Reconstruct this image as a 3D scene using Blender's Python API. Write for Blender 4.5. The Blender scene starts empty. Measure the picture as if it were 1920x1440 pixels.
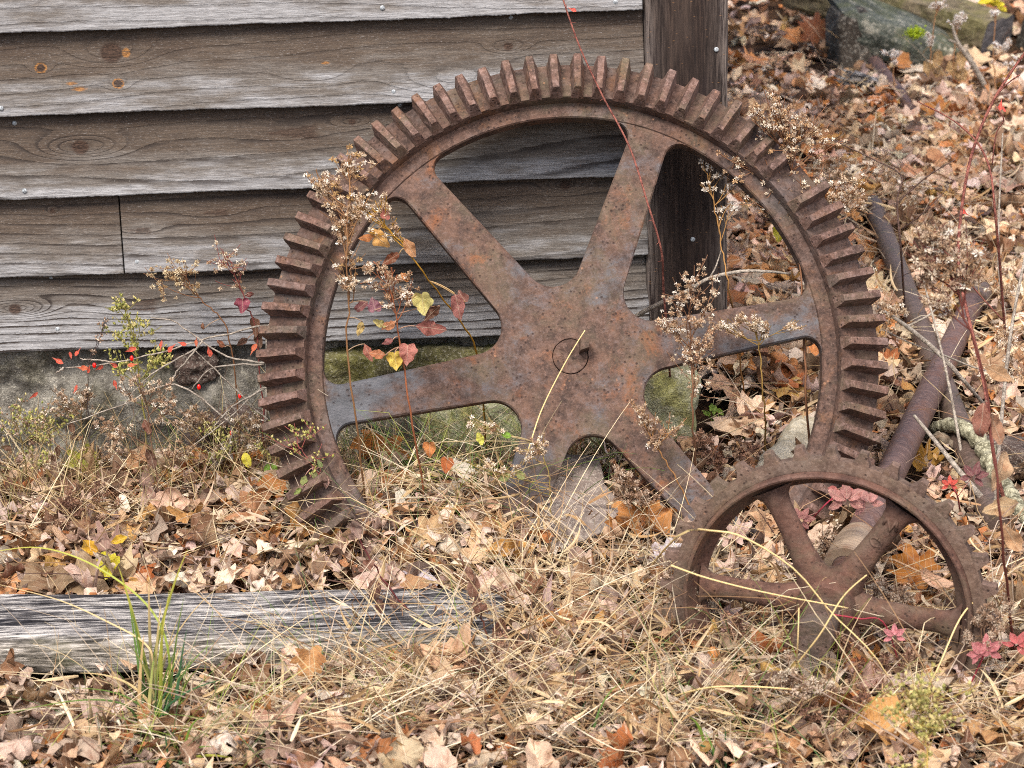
import bpy, math, random
import numpy as np
from mathutils import Vector, Matrix, noise as mnoise

R = math.radians
random.seed(11)
rng = np.random.default_rng(11)
scene = bpy.context.scene
COL = scene.collection

# ------------------------------------------------------------------ camera, sky, sun, exposure
CAM = np.array((0.0, -4.0, 1.62))
PITCH, ROLL, FPX = R(20.0), R(2.05), 4000.0
_F = np.array((0, math.cos(PITCH), -math.sin(PITCH)))
_R0 = np.array((1.0, 0, 0))
_U0 = np.array((0, math.sin(PITCH), math.cos(PITCH)))
_RT = math.cos(ROLL) * _R0 - math.sin(ROLL) * _U0
_UP = math.cos(ROLL) * _U0 + math.sin(ROLL) * _R0
cam_d = bpy.data.cameras.new('camera')
cam = bpy.data.objects.new('camera', cam_d)
COL.objects.link(cam)
cam.matrix_world = Matrix(((_RT[0], _UP[0], -_F[0], CAM[0]), (_RT[1], _UP[1], -_F[1], CAM[1]),
                           (_RT[2], _UP[2], -_F[2], CAM[2]), (0, 0, 0, 1)))
cam_d.sensor_width = 36.0
cam_d.lens = 36.0 * FPX / 1920.0
cam_d.clip_start, cam_d.clip_end = 0.05, 300.0
cam_d.dof.use_dof = True
cam_d.dof.focus_distance = 3.95
cam_d.dof.aperture_fstop = 8.0
scene.camera = cam
scene.cycles.filter_width = 1.0
scene.cycles.use_denoising = False

SUN_EL, SUN_AZ = R(54), R(-32)          # azimuth from -y (towards the camera), negative = from the left
world = bpy.data.worlds.new('World')
scene.world = world
world.use_nodes = True
wn = world.node_tree.nodes
bg = wn['Background']
sky = wn.new('ShaderNodeTexSky')
sky.sky_type = 'NISHITA'
sky.sun_disc = False
sky.sun_elevation = SUN_EL
sky.sun_rotation = R(180) + SUN_AZ
sky.air_density, sky.dust_density, sky.ozone_density = 1.0, 4.0, 1.0
world.node_tree.links.new(sky.outputs[0], bg.inputs[0])
bg.inputs[1].default_value = 0.066
sun_d = bpy.data.lights.new('sun', 'SUN')
sun_d.energy = 1.5
sun_d.angle = R(20)
sun_d.color = (1.0, 0.93, 0.84)
sun = bpy.data.objects.new('sun', sun_d)
COL.objects.link(sun)
_sd = Vector((math.sin(SUN_AZ) * math.cos(SUN_EL), -math.cos(SUN_AZ) * math.cos(SUN_EL), math.sin(SUN_EL)))
sun.rotation_euler = _sd.to_track_quat('Z', 'Y').to_euler()
vs = scene.view_settings
vs.view_transform, vs.look, vs.exposure, vs.gamma = 'Standard', 'None', 2.02, 1.0
vs.use_curve_mapping = False


# ------------------------------------------------------------------ pixel <-> world helpers
def ray(px, py):
    d = _F + (px - 960) / FPX * _RT + (720 - py) / FPX * _UP
    return d


def ground_z(x, y):
    x, y = np.asarray(x, float), np.asarray(y, float)
    z = 0.012 * np.sin(3.1 * x + 1.7 * y) + 0.010 * np.sin(5.3 * y - 2.2 * x + 1.0) + 0.006 * np.sin(9 * x + 7 * y)
    z = z + 0.05 * np.clip(y - 4.5, 0, 40) * (1 + 0.1 * np.sin(x))
    z = z + 0.095 * np.exp(-((x + 0.10) / 0.48) ** 2 - ((y + 0.40) / 0.20) ** 2)
    z = z - 0.05 * np.exp(-((y + 1.02) / 0.055) ** 2) / (1 + np.exp((x + 0.33) * 18))
    return z


def G(px, py, z=0.0):
    """point z above the ground under a pixel"""
    d = ray(px, py)
    h = z
    for _ in range(12):
        p = CAM + d * ((h - CAM[2]) / d[2])
        h = 0.5 * h + 0.5 * (z + float(ground_z(p[0], p[1])))
    return p


def P(px, py, y):
    d = ray(px, py)
    return CAM + d * ((y - CAM[1]) / d[1])


def lin(r, g, b, k=1.0):
    o = []
    for c in (r, g, b):
        c = c / 255.0
        o.append(k * (c / 12.92 if c <= 0.04045 else ((c + 0.055) / 1.055) ** 2.4))
    return tuple(o)


# ------------------------------------------------------------------ mesh builder
class MB:
    def __init__(s):
        s.V, s.F, s.C, s.L, s.n = [], [], [], [], 0

    def add(s, V, F, col=None, lc=None):
        V = np.asarray(V, float).reshape(-1, 3)
        n = len(V)
        if n == 0:
            return
        for f in F:
            f = np.asarray(f, int)
            if f.size:
                s.F.append(f + s.n)
        s.V.append(V)
        c = np.ones((n, 4))
        if col is not None:
            c[:, :3] = np.asarray(col, float)
        s.C.append(c)
        l = np.zeros((n, 3))
        if lc is not None:
            l[:] = np.asarray(lc, float)
        s.L.append(l)
        s.n += n

    def build(s, name, mat, parent=None, smooth=False, loc=None, attrs=True):
        V = np.concatenate(s.V)
        if loc is not None:
            V = V - np.asarray(loc)
        loops = np.concatenate([f.ravel() for f in s.F])
        tot = np.concatenate([np.full(len(f), f.shape[1]) for f in s.F])
        start = np.concatenate([[0], np.cumsum(tot)[:-1]])
        me = bpy.data.meshes.new(name)
        me.vertices.add(len(V))
        me.vertices.foreach_set('co', V.astype(np.float32).ravel())
        me.loops.add(len(loops))
        me.loops.foreach_set('vertex_index', loops.astype(np.int32))
        me.polygons.add(len(tot))
        me.polygons.foreach_set('loop_start', start.astype(np.int32))
        if attrs:
            a = me.attributes.new('Col', 'FLOAT_COLOR', 'POINT')
            a.data.foreach_set('color', np.concatenate(s.C).astype(np.float32).ravel())
            a = me.attributes.new('lc', 'FLOAT_VECTOR', 'POINT')
            a.data.foreach_set('vector', np.concatenate(s.L).astype(np.float32).ravel())
        me.update(calc_edges=True)
        me.polygons.foreach_set('use_smooth', np.full(len(tot), bool(smooth)))
        me.validate()
        if smooth == 'sharp':
            me.set_sharp_from_angle(angle=R(38))
        if mat:
            me.materials.append(mat)
        o = bpy.data.objects.new(name, me)
        COL.objects.link(o)
        if parent:
            o.parent = parent
        elif loc is not None:
            o.location = Vector(loc)
        return o


def tag(o, label, cat, group=None, kind=None):
    if label:
        o['label'] = label
    if cat:
        o['category'] = cat
    if group:
        o['group'] = group
    if kind:
        o['kind'] = kind
    return o


def thing(name, label, cat, loc=(0, 0, 0), group=None):
    o = bpy.data.objects.new(name, None)
    o.empty_display_size = 0.05
    COL.objects.link(o)
    o.location = Vector(loc)
    return tag(o, label, cat, group)


def structure(o):
    o['kind'] = 'structure'
    return o


def tube(pts, rad, sides=6, cap=True):
    pts = np.asarray(pts, float)
    n = len(pts)
    rad = np.broadcast_to(np.asarray(rad, float), (n,))
    t = np.gradient(pts, axis=0)
    t /= np.linalg.norm(t, axis=1, keepdims=True) + 1e-12
    ref = np.array((0.0, 0, 1)) if abs(t[0][2]) < 0.9 else np.array((1.0, 0, 0))
    u = np.cross(t[0], ref)
    u /= np.linalg.norm(u)
    V = []
    a = np.arange(sides) * 2 * math.pi / sides
    for i in range(n):
        u = u - t[i] * np.dot(u, t[i])
        u /= np.linalg.norm(u) + 1e-12
        w = np.cross(t[i], u)
        V.append(pts[i] + rad[i] * (np.cos(a)[:, None] * u + np.sin(a)[:, None] * w))
    V = np.concatenate(V)
    q = []
    for i in range(n - 1):
        for j in range(sides):
            k = (j + 1) % sides
            q.append((i * sides + j, i * sides + k, (i + 1) * sides + k, (i + 1) * sides + j))
    F = [np.array(q)]
    if cap:
        F.append(np.array([list(range(sides))[::-1]]))
        F.append(np.array([[(n - 1) * sides + j for j in range(sides)]]))
    return V, F


def bez(p0, p1, p2, n=12):
    t = np.linspace(0, 1, n)[:, None]
    return (1 - t) ** 2 * np.asarray(p0) + 2 * t * (1 - t) * np.asarray(p1) + t ** 2 * np.asarray(p2)


def smooth_path(pts, n=40):
    pts = np.asarray(pts, float)
    k = len(pts)
    out = []
    tt = np.linspace(0, k - 1, n)
    for t in tt:
        i = min(int(t), k - 2)
        f = t - i
        p0, p1, p2, p3 = pts[max(i - 1, 0)], pts[i], pts[i + 1], pts[min(i + 2, k - 1)]
        out.append(0.5 * ((2 * p1) + (-p0 + p2) * f + (2 * p0 - 5 * p1 + 4 * p2 - p3) * f * f + (-p0 + 3 * p1 - 3 * p2 + p3) * f ** 3))
    return np.array(out)


def box(x0, x1, y0, y1, z0, z1):
    V = [(x, y, z) for x in (x0, x1) for y in (y0, y1) for z in (z0, z1)]
    F = [np.array([(0, 1, 3, 2), (4, 6, 7, 5), (0, 4, 5, 1), (2, 3, 7, 6), (0, 2, 6, 4), (1, 5, 7, 3)])]
    return V, F


def lathe(prof, seg=96, closed=True):
    prof = np.asarray(prof, float)
    m = len(prof)
    a = np.arange(seg) * 2 * math.pi / seg
    V = np.stack([prof[None, :, 0] * np.cos(a)[:, None], prof[None, :, 0] * np.sin(a)[:, None],
                  np.broadcast_to(prof[None, :, 1], (seg, m))], -1).reshape(-1, 3)
    q = []
    mm = m if closed else m - 1
    for i in range(seg):
        k = (i + 1) % seg
        for j in range(mm):
            l = (j + 1) % m
            q.append((i * m + j, k * m + j, k * m + l, i * m + l))
    return V, [np.array(q)]


# ------------------------------------------------------------------ materials
class NT:
    """small helper round a material's node tree"""

    def __init__(s, name):
        s.m = bpy.data.materials.new(name)
        s.m.use_nodes = True
        s.t = s.m.node_tree
        s.n, s.l = s.t.nodes, s.t.links
        s.b = s.n['Principled BSDF']
        s.out = s.n['Material Output']

    def put(s, sock, v):
        if v is None:
            return
        if hasattr(v, 'is_output'):
            s.l.new(v, sock)
        else:
            if sock.type == 'RGBA' and len(v) == 3:
                v = (*v, 1)
            sock.default_value = v

    def math(s, op, a, b=None, c=None, clamp=False):
        x = s.n.new('ShaderNodeMath')
        x.operation = op
        x.use_clamp = clamp
        for i, v in enumerate((a, b, c)):
            s.put(x.inputs[i], v)
        return x.outputs[0]

    def vmath(s, op, a, b=None, scale=None):
        x = s.n.new('ShaderNodeVectorMath')
        x.operation = op
        s.put(x.inputs[0], a)
        if b is not None:
            s.put(x.inputs[1], b)
        if scale is not None:
            s.put(x.inputs['Scale'], scale)
        return x.outputs[0]

    def noise(s, vec, scale, detail=4, rough=0.6, dist=0.0, col=False):
        x = s.n.new('ShaderNodeTexNoise')
        s.put(x.inputs['Vector'], vec)
        x.inputs['Scale'].default_value = scale
        x.inputs['Detail'].default_value = detail
        x.inputs['Roughness'].default_value = rough
        x.inputs['Distortion'].default_value = dist
        return x.outputs['Color' if col else 'Fac']

    def voro(s, vec, scale, feature='F1', out='Distance'):
        x = s.n.new('ShaderNodeTexVoronoi')
        x.feature = feature
        s.put(x.inputs['Vector'], vec)
        x.inputs['Scale'].default_value = scale
        return x.outputs[out]

    def ramp(s, fac, stops, interp='LINEAR'):
        x = s.n.new('ShaderNodeValToRGB')
        x.color_ramp.interpolation = interp
        e = x.color_ramp.elements
        while len(e) < len(stops):
            e.new(0.5)
        for i, (p, c) in enumerate(stops):
            e[i].position = p
            e[i].color = (*c, 1) if len(c) == 3 else c
        s.put(x.inputs[0], fac)
        return x.outputs[0]

    def step(s, fac, lo, hi):
        x = s.n.new('ShaderNodeMapRange')
        x.interpolation_type = 'SMOOTHSTEP'
        s.put(x.inputs[0], fac)
        x.inputs[1].default_value = lo
        x.inputs[2].default_value = hi
        return x.outputs[0]

    def mix(s, fac, a, b, mode='MIX'):
        x = s.n.new('ShaderNodeMix')
        x.data_type = 'RGBA'
        x.blend_type = mode
        s.put(x.inputs[0], fac)
        s.put(x.inputs[6], a)
        s.put(x.inputs[7], b)
        return x.outputs[2]

    def attr(s, name, out='Fac'):
        x = s.n.new('ShaderNodeAttribute')
        x.attribute_name = name
        return x.outputs[out]

    def obj(s):
        return s.n.new('ShaderNodeTexCoord').outputs['Object']

    def rand(s):
        return s.n.new('ShaderNodeObjectInfo').outputs['Random']

    def sep(s, v):
        x = s.n.new('ShaderNodeSeparateXYZ')
        s.put(x.inputs[0], v)
        return x.outputs

    def bump(s, h, strength=0.5, dist=0.01):
        x = s.n.new('ShaderNodeBump')
        x.inputs['Strength'].default_value = strength
        x.inputs['Distance'].default_value = dist
        s.put(x.inputs['Height'], h)
        s.l.new(x.outputs[0], s.b.inputs['Normal'])
        return x.outputs[0]

    def done(s, col, rough=0.8, spec=0.3):
        s.put(s.b.inputs['Base Color'], col)
        s.put(s.b.inputs['Roughness'], rough)
        s.b.inputs['Specular IOR Level'].default_value = spec
        return s.m


def rust_mat(name, base, light, dark, orange, steel, rnd=True, steel_amt=0.5, orange_amt=0.5, moss=0.0, web=False, olive=lin(92, 82, 66), mott=1.0):
    t = NT(name)
    v = t.obj()
    if rnd:
        v = t.vmath('ADD', v, t.vmath('SCALE', (13.7, 7.3, 5.1), None, t.rand()))
    n1 = t.noise(v, 9, 6, 0.65)
    n2 = t.noise(v, 30, 6, 0.7)
    n3 = t.noise(v, 210, 4, 0.7)
    n4 = t.noise(t.vmath('ADD', v, (3.3, 1.1, 8.0)), 11, 6, 0.68, 0.6)
    n5 = t.noise(t.vmath('ADD', v, (9.3, 4.1, 2.0)), 6, 6, 0.7, 0.3)
    n6 = t.noise(t.vmath('ADD', v, (1.3, 7.1, 5.0)), 7, 6, 0.7, 0.5)
    c = t.mix(t.step(n2, 0.34, 0.64), dark, base)
    c = t.mix(t.math('MULTIPLY', t.step(n6, 0.46, 0.66), 0.6), c, olive)
    c = t.mix(t.math('MULTIPLY', t.step(n6, 0.46, 0.30), 0.5), c, light)
    n7 = t.noise(t.vmath('ADD', v, (5.3, 2.1, 6.0)), 85, 5, 0.75)
    c = t.mix(t.math('MULTIPLY', t.step(n7, 0.50, 0.66), 0.55 * mott), c, light)
    c = t.mix(t.math('MULTIPLY', t.step(n7, 0.47, 0.33), 0.6 * mott), c, dark)
    c = t.mix(t.math('MULTIPLY', t.step(n3, 0.50, 0.72), 0.42), c, light)
    c = t.mix(t.math('MULTIPLY', t.step(n3, 0.47, 0.30), 0.42), c, dark)
    c = t.mix(t.math('MULTIPLY', t.step(t.math('ADD', n4, t.math('MULTIPLY', t.math('SUBTRACT', n3, 0.5), 0.25)), 0.53, 0.70), orange_amt), c, orange)
    k5 = t.math('ADD', n5, t.math('MULTIPLY', n2, 0.35))
    if web:
        xy = t.sep(v)
        ln = t.n.new('ShaderNodeVectorMath')
        ln.operation = 'LENGTH'
        t.put(ln.inputs[0], v)
        wear = t.math('MULTIPLY', t.step(ln.outputs['Value'], 0.15, 0.42), t.step(t.math('SUBTRACT', xy[1], t.math('MULTIPLY', xy[0], 0.15)), 0.22, 0.0))
        k5 = t.math('ADD', k5, t.math('MULTIPLY', wear, 0.10))
    k5 = t.math('ADD', k5, t.math('MULTIPLY', t.math('SUBTRACT', n3, 0.5), 0.22))
    st = t.math('MULTIPLY', t.step(k5, 0.66, 0.88), steel_amt)
    c = t.mix(st, c, t.mix(t.step(n2, 0.35, 0.65), tuple(x * 0.55 for x in steel), steel))
    if moss:
        c = t.mix(t.math('MULTIPLY', t.step(n1, 0.58, 0.72), moss), c, lin(96, 98, 72))
    # pale flakes and dark pits
    vo = t.voro(v, 55)
    fl = t.math('MULTIPLY', t.step(vo, 0.17, 0.07), t.step(n1, 0.52, 0.60))
    c = t.mix(t.math('MULTIPLY', fl, 0.55), c, lin(160, 118, 90))
    vp = t.voro(t.vmath('ADD', v, (1.7, 0.2, 3.0)), 90)
    pit = t.math('MULTIPLY', t.step(vp, 0.26, 0.10), t.step(n4, 0.42, 0.52))
    c = t.mix(t.math('MULTIPLY', pit, 0.75), c, lin(40, 27, 24))
    h = t.math('ADD', t.math('MULTIPLY', n3, 0.5), t.math('ADD', t.math('MULTIPLY', n2, 0.8), t.math('MULTIPLY', pit, -0.5)))
    t.bump(h, 0.55, 0.004)
    rg = t.math('SUBTRACT', 0.82, t.math('MULTIPLY', st, 0.35))
    return t.done(c, rg, 0.3)


M_web = rust_mat('rusted casting', lin(92, 69, 57), lin(120, 98, 90), lin(54, 41, 36), lin(128, 78, 44), lin(74, 77, 83), False, 0.9, 0.55, 0.0, True, mott=0.65)
M_rim = rust_mat('rusted rim', lin(86, 64, 54), lin(112, 90, 81), lin(50, 37, 32), lin(116, 78, 48), lin(82, 84, 86), False, 0.4, 0.4, 0.15)
M_tooth = rust_mat('rusted tooth', lin(102, 76, 65), lin(140, 114, 106), lin(62, 46, 40), lin(122, 84, 52), lin(100, 97, 96), True, 0.35, 0.3, 0.25)
M_small = rust_mat('rusted small casting', lin(92, 64, 53), lin(114, 88, 78), lin(62, 42, 35), lin(114, 80, 48), lin(96, 86, 80), False, 0.2, 0.35, 0.15, mott=0.4)
M_rimface = rust_mat('grey brown rim face', lin(98, 78, 66), lin(122, 103, 92), lin(66, 50, 42), lin(110, 80, 50), lin(98, 92, 86), False, 0.3, 0.3, 0.3, mott=0.8)
M_smalltooth = rust_mat('rusted small tooth', lin(106, 84, 73), lin(134, 112, 102), lin(70, 54, 46), lin(114, 88, 60), lin(100, 93, 87), True, 0.2, 0.25, 0.2, mott=0.6)


def pipe_mat(name, a, b, c2):
    t = NT(name)
    v = t.obj()
    z = t.sep(v)
    vs_ = t.n.new('ShaderNodeMapping')
    t.put(vs_.inputs['Vector'], v)
    vs_.inputs['Scale'].default_value = (14, 14, 260)
    n1 = t.noise(vs_.outputs[0], 1.0, 4, 0.7)
    n2 = t.noise(v, 16, 5, 0.6)
    n3 = t.noise(v, 120, 3, 0.6)
    n4 = t.noise(v, 28, 6, 0.75)
    c = t.mix(t.step(n1, 0.35, 0.68), a, b)
    c = t.mix(t.math('MULTIPLY', t.step(n4, 0.46, 0.32), 0.6), c, tuple(x * 0.5 for x in a))
    c = t.mix(t.math('MULTIPLY', t.step(n2, 0.5, 0.68), 0.6), c, c2)
    c = t.mix(t.math('MULTIPLY', t.step(n3, 0.52, 0.7), 0.4), c, lin(128, 106, 98))
    t.bump(t.math('ADD', n1, t.math('MULTIPLY', n3, 0.5)), 0.35, 0.003)
    return t.done(c, 0.55, 0.4)


M_pipe = pipe_mat('purple brown pipe', lin(74, 54, 49), lin(102, 80, 74), lin(100, 66, 48))
M_pipe2 = pipe_mat('brown pipe', lin(72, 58, 51), lin(96, 80, 72), lin(82, 74, 54))
M_collar = pipe_mat('pale rusty collar', lin(132, 112, 92), lin(162, 142, 120), lin(124, 88, 64))


def siding_mat():
    t = NT('weathered siding')
    v = t.obj()
    g = t.attr('grain')
    vv = t.attr('vv')
    knot, amber, silver = t.attr('knot'), t.attr('amber'), t.attr('silver')
    mp = t.n.new('ShaderNodeMapping')
    t.put(mp.inputs['Vector'], v)
    mp.inputs['Scale'].default_value = (22, 60, 420)
    fib = t.noise(mp.outputs[0], 1.0, 5, 0.72)
    mp2 = t.n.new('ShaderNodeMapping')
    t.put(mp2.inputs['Vector'], v)
    mp2.inputs['Scale'].default_value = (5.0, 12, 30)
    blot = t.noise(mp2.outputs[0], 1.0, 5, 0.65)
    mp3 = t.n.new('ShaderNodeMapping')
    t.put(mp3.inputs['Vector'], v)
    mp3.inputs['Scale'].default_value = (150, 300, 760)
    fine = t.noise(mp3.outputs[0], 1.0, 3, 0.7)
    ph = t.math('ADD', g, t.math('MULTIPLY', fib, 0.22))
    fr = t.math('FRACT', ph)
    line = t.math('ADD', t.math('MULTIPLY', t.step(fr, 0.60, 0.92), t.step(fr, 1.0, 0.94)), t.math('MULTIPLY', t.math('MULTIPLY', t.step(fr, 0.15, 0.75), t.step(fr, 1.0, 0.9)), 0.22))
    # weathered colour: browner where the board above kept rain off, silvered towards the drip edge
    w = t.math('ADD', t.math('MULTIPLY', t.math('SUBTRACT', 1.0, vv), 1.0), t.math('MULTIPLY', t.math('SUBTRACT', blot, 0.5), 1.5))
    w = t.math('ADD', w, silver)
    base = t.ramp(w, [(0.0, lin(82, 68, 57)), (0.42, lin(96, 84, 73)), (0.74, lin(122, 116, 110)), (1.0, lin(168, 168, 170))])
    c = t.mix(t.math('MULTIPLY', t.step(fib, 0.38, 0.66), 0.7), t.mix(0.6, base, lin(48, 42, 39)), base)
    c = t.mix(t.math('MULTIPLY', t.step(fine, 0.56, 0.74), 0.34), c, lin(178, 175, 174))
    c = t.mix(t.math('MULTIPLY', t.step(fine, 0.44, 0.30), 0.5), c, lin(46, 40, 36))
    n = t.noise(mp2.outputs[0], 2.3, 3, 0.6)
    la = t.math('MULTIPLY', line, t.math('ADD', 0.34, t.math('MULTIPLY', t.step(n, 0.40, 0.60), 0.56)), None, True)
    la = t.math('MULTIPLY', la, t.attr('lines'))
    c = t.mix(la, c, lin(46, 40, 37))
    c = t.mix(t.math('MULTIPLY', knot, 0.85), c, t.mix(t.step(fine, 0.4, 0.6), lin(40, 29, 24), lin(74, 55, 44)))
    kr = t.math('FRACT', t.math('MULTIPLY', g, 3.0))
    c = t.mix(t.math('MULTIPLY', knot, t.math('MULTIPLY', t.step(kr, 0.5, 0.9), 0.5)), c, lin(30, 22, 20))
    am = t.math('MULTIPLY', t.math('MULTIPLY', t.step(t.math('ADD', amber, t.math('MULTIPLY', t.math('SUBTRACT', fine, 0.5), 1.2)), 0.35, 0.8), t.step(fib, 0.30, 0.5)), 0.8)
    c = t.mix(am, c, t.mix(t.step(fine, 0.4, 0.62), lin(104, 66, 32), lin(158, 112, 60)))
    # lichen dust specks
    sp = t.math('MULTIPLY', t.step(t.voro(v, 120), 0.18, 0.05), t.step(t.noise(v, 6, 3), 0.60, 0.72))
    c = t.mix(t.math('MULTIPLY', sp, 0.45), c, lin(205, 205, 200))
    h = t.math('ADD', t.math('MULTIPLY', fib, 0.5), t.math('ADD', t.math('MULTIPLY', line, -0.45), t.math('MULTIPLY', fine, 0.35)))
    t.bump(h, 0.5, 0.004)
    return t.done(c, 0.85, 0.2)


M_siding = siding_mat()


def post_mat():
    t = NT('dark stained post')
    v = t.obj()
    mp = t.n.new('ShaderNodeMapping')
    t.put(mp.inputs['Vector'], v)
    mp.inputs['Scale'].default_value = (240, 240, 14)
    fib = t.noise(mp.outputs[0], 1.0, 5, 0.7)
    mp2 = t.n.new('ShaderNodeMapping')
    t.put(mp2.inputs['Vector'], v)
    mp2.inputs['Scale'].default_value = (26, 26, 5)
    blot = t.noise(mp2.outputs[0], 1.0, 4, 0.6)
    x = t.sep(v)[0]
    c = t.ramp(fib, [(0.28, lin(22, 16, 15)), (0.52, lin(40, 30, 26)), (0.78, lin(74, 60, 52))])
    c = t.mix(t.math('MULTIPLY', t.step(blot, 0.52, 0.7), 0.25), c, lin(88, 74, 66))
    c = t.mix(t.math('MULTIPLY', t.step(blot, 0.48, 0.34), 0.6), c, lin(36, 26, 26))
    edge = t.math('MULTIPLY', t.attr('edge'), t.step(fib, 0.35, 0.6))
    c = t.mix(t.math('MULTIPLY', edge, 0.6), c, lin(126, 116, 110))
    scr = t.math('MULTIPLY', t.step(t.voro(t.vmath('MULTIPLY', v, (1, 1, 3)), 40), 0.12, 0.04), 0.5)
    c = t.mix(scr, c, lin(140, 104, 70))
    c = t.mix(t.math('MULTIPLY', t.attr('knot'), 0.85), c, lin(30, 24, 24))
    t.bump(fib, 0.5, 0.004)
    return t.done(c, 0.8, 0.25)


M_post = post_mat()


def log_mat():
    t = NT('bleached plank')
    v = t.obj()
    mp = t.n.new('ShaderNodeMapping')
    t.put(mp.inputs['Vector'], v)
    mp.inputs['Scale'].default_value = (26, 260, 260)
    fib = t.noise(mp.outputs[0], 1.0, 5, 0.75, 0.4)
    mp2 = t.n.new('ShaderNodeMapping')
    t.put(mp2.inputs['Vector'], v)
    mp2.inputs['Scale'].default_value = (5.0, 78, 78)
    blot = t.noise(mp2.outputs[0], 1.0, 4, 0.6, 0.3)
    mp3 = t.n.new('ShaderNodeMapping')
    t.put(mp3.inputs['Vector'], v)
    mp3.inputs['Scale'].default_value = (16, 210, 210)
    st = t.noise(mp3.outputs[0], 1.0, 3, 0.6)
    k = t.math('ADD', t.math('MULTIPLY', blot, 0.65), t.math('ADD', t.math('MULTIPLY', st, 0.45), t.math('MULTIPLY', fib, 0.55)))
    c = t.ramp(k, [(0.72, lin(34, 33, 38)), (0.79, lin(84, 82, 84)), (0.85, lin(146, 142, 140)), (1.0, lin(196, 192, 187))])
    mp4 = t.n.new('ShaderNodeMapping')
    t.put(mp4.inputs['Vector'], v)
    mp4.inputs['Scale'].default_value = (2.6, 110, 110)
    ck = t.noise(mp4.outputs[0], 1.0, 4, 0.6, 0.2)
    cr = t.step(t.math('ABSOLUTE', t.math('SUBTRACT', ck, 0.5)), 0.022, 0.007)
    c = t.mix(t.math('MULTIPLY', cr, 0.85), c, lin(30, 28, 30))
    fr = t.attr('front')
    c2 = t.ramp(st, [(0.34, lin(62, 58, 50)), (0.47, lin(126, 119, 108)), (0.62, lin(186, 178, 168))])
    c = t.mix(t.math('MULTIPLY', fr, 0.85), c, c2)
    gm = t.math('MULTIPLY', fr, t.step(t.noise(v, 7, 3), 0.54, 0.66))
    c = t.mix(t.math('MULTIPLY', gm, 0.75), c, lin(92, 90, 68))
    t.bump(t.math('ADD', t.math('SUBTRACT', fib, t.math('MULTIPLY', cr, 0.8)), t.math('MULTIPLY', st, 0.6)), 0.8, 0.006)
    return t.done(c, 0.85, 0.2)


M_log = log_mat()


def stone_mat(name, a, b, c2, moss=None, moss_amt=0.5, scale=1.0, lichen=0.3):
    t = NT(name)
    v = t.vmath('ADD', t.obj(), t.vmath('SCALE', (3.7, 7.3, 5.1), None, t.rand()))
    n1 = t.noise(v, 7 * scale, 6, 0.65, 0.3)
    n2 = t.noise(v, 40 * scale, 5, 0.7)
    n3 = t.noise(v, 180 * scale, 3, 0.7)
    c = t.mix(t.step(n1, 0.36, 0.64), a, b)
    c = t.mix(t.math('MULTIPLY', t.step(n2, 0.5, 0.66), 0.6), c, c2)
    c = t.mix(t.math('MULTIPLY', t.step(n2, 0.46, 0.33), 0.55), c, tuple(x * 0.4 for x in a))
    c = t.mix(t.math('MULTIPLY', t.step(n3, 0.53, 0.66), 0.3), c, lin(205, 200, 188))
    if moss:
        c = t.mix(t.math('MULTIPLY', t.step(t.noise(t.vmath('ADD', v, (4, 4, 4)), 11 * scale, 5, 0.65), 0.46, 0.60), moss_amt), c,
                  t.mix(t.step(n2, 0.4, 0.62), tuple(x * 0.5 for x in moss), moss))
    li = t.math('MULTIPLY', t.step(t.noise(t.vmath('ADD', v, (8, 2, 4)), 26 * scale, 5, 0.7), 0.57, 0.66), lichen)
    c = t.mix(li, c, lin(198, 192, 176))
    t.bump(t.math('ADD', n2, t.math('MULTIPLY', n3, 0.5)), 0.8, 0.01)
    return t.done(c, 0.9, 0.2)


M_found = stone_mat('lichened mortar', lin(74, 70, 64), lin(118, 114, 106), lin(138, 134, 124), lin(96, 92, 66), 0.35, 1.6, 0.30)
M_brownstone = stone_mat('brown stone', lin(54, 44, 40), lin(84, 70, 64), lin(104, 88, 78), None, 0, 1.0, 0.1)
M_mosstone = stone_mat('mossy foundation stone', lin(118, 116, 88), lin(160, 160, 130), lin(182, 184, 156), lin(164, 160, 82), 0.6, 1.3, 0.4)
M_olive = stone_mat('olive stone', lin(62, 58, 40), lin(96, 92, 62), lin(120, 116, 84), lin(104, 102, 46), 0.5, 1.0, 0.15)
M_slate = stone_mat('brown grey slate', lin(106, 94, 87), lin(126, 114, 107), lin(138, 126, 118), None, 0, 1.0, 0.06)
M_pale = stone_mat('pale rock', lin(150, 140, 120), lin(180, 170, 150), lin(196, 188, 168), None, 0, 1.0, 0.3)
M_slab = stone_mat('green grey slab', lin(46, 50, 45), lin(76, 81, 74), lin(108, 108, 96), lin(84, 88, 54), 0.5, 0.5, 0.4)
M_dark = stone_mat('dark block', lin(40, 36, 32), lin(66, 60, 54), lin(84, 76, 68), None, 0, 0.5, 0.1)


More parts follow.
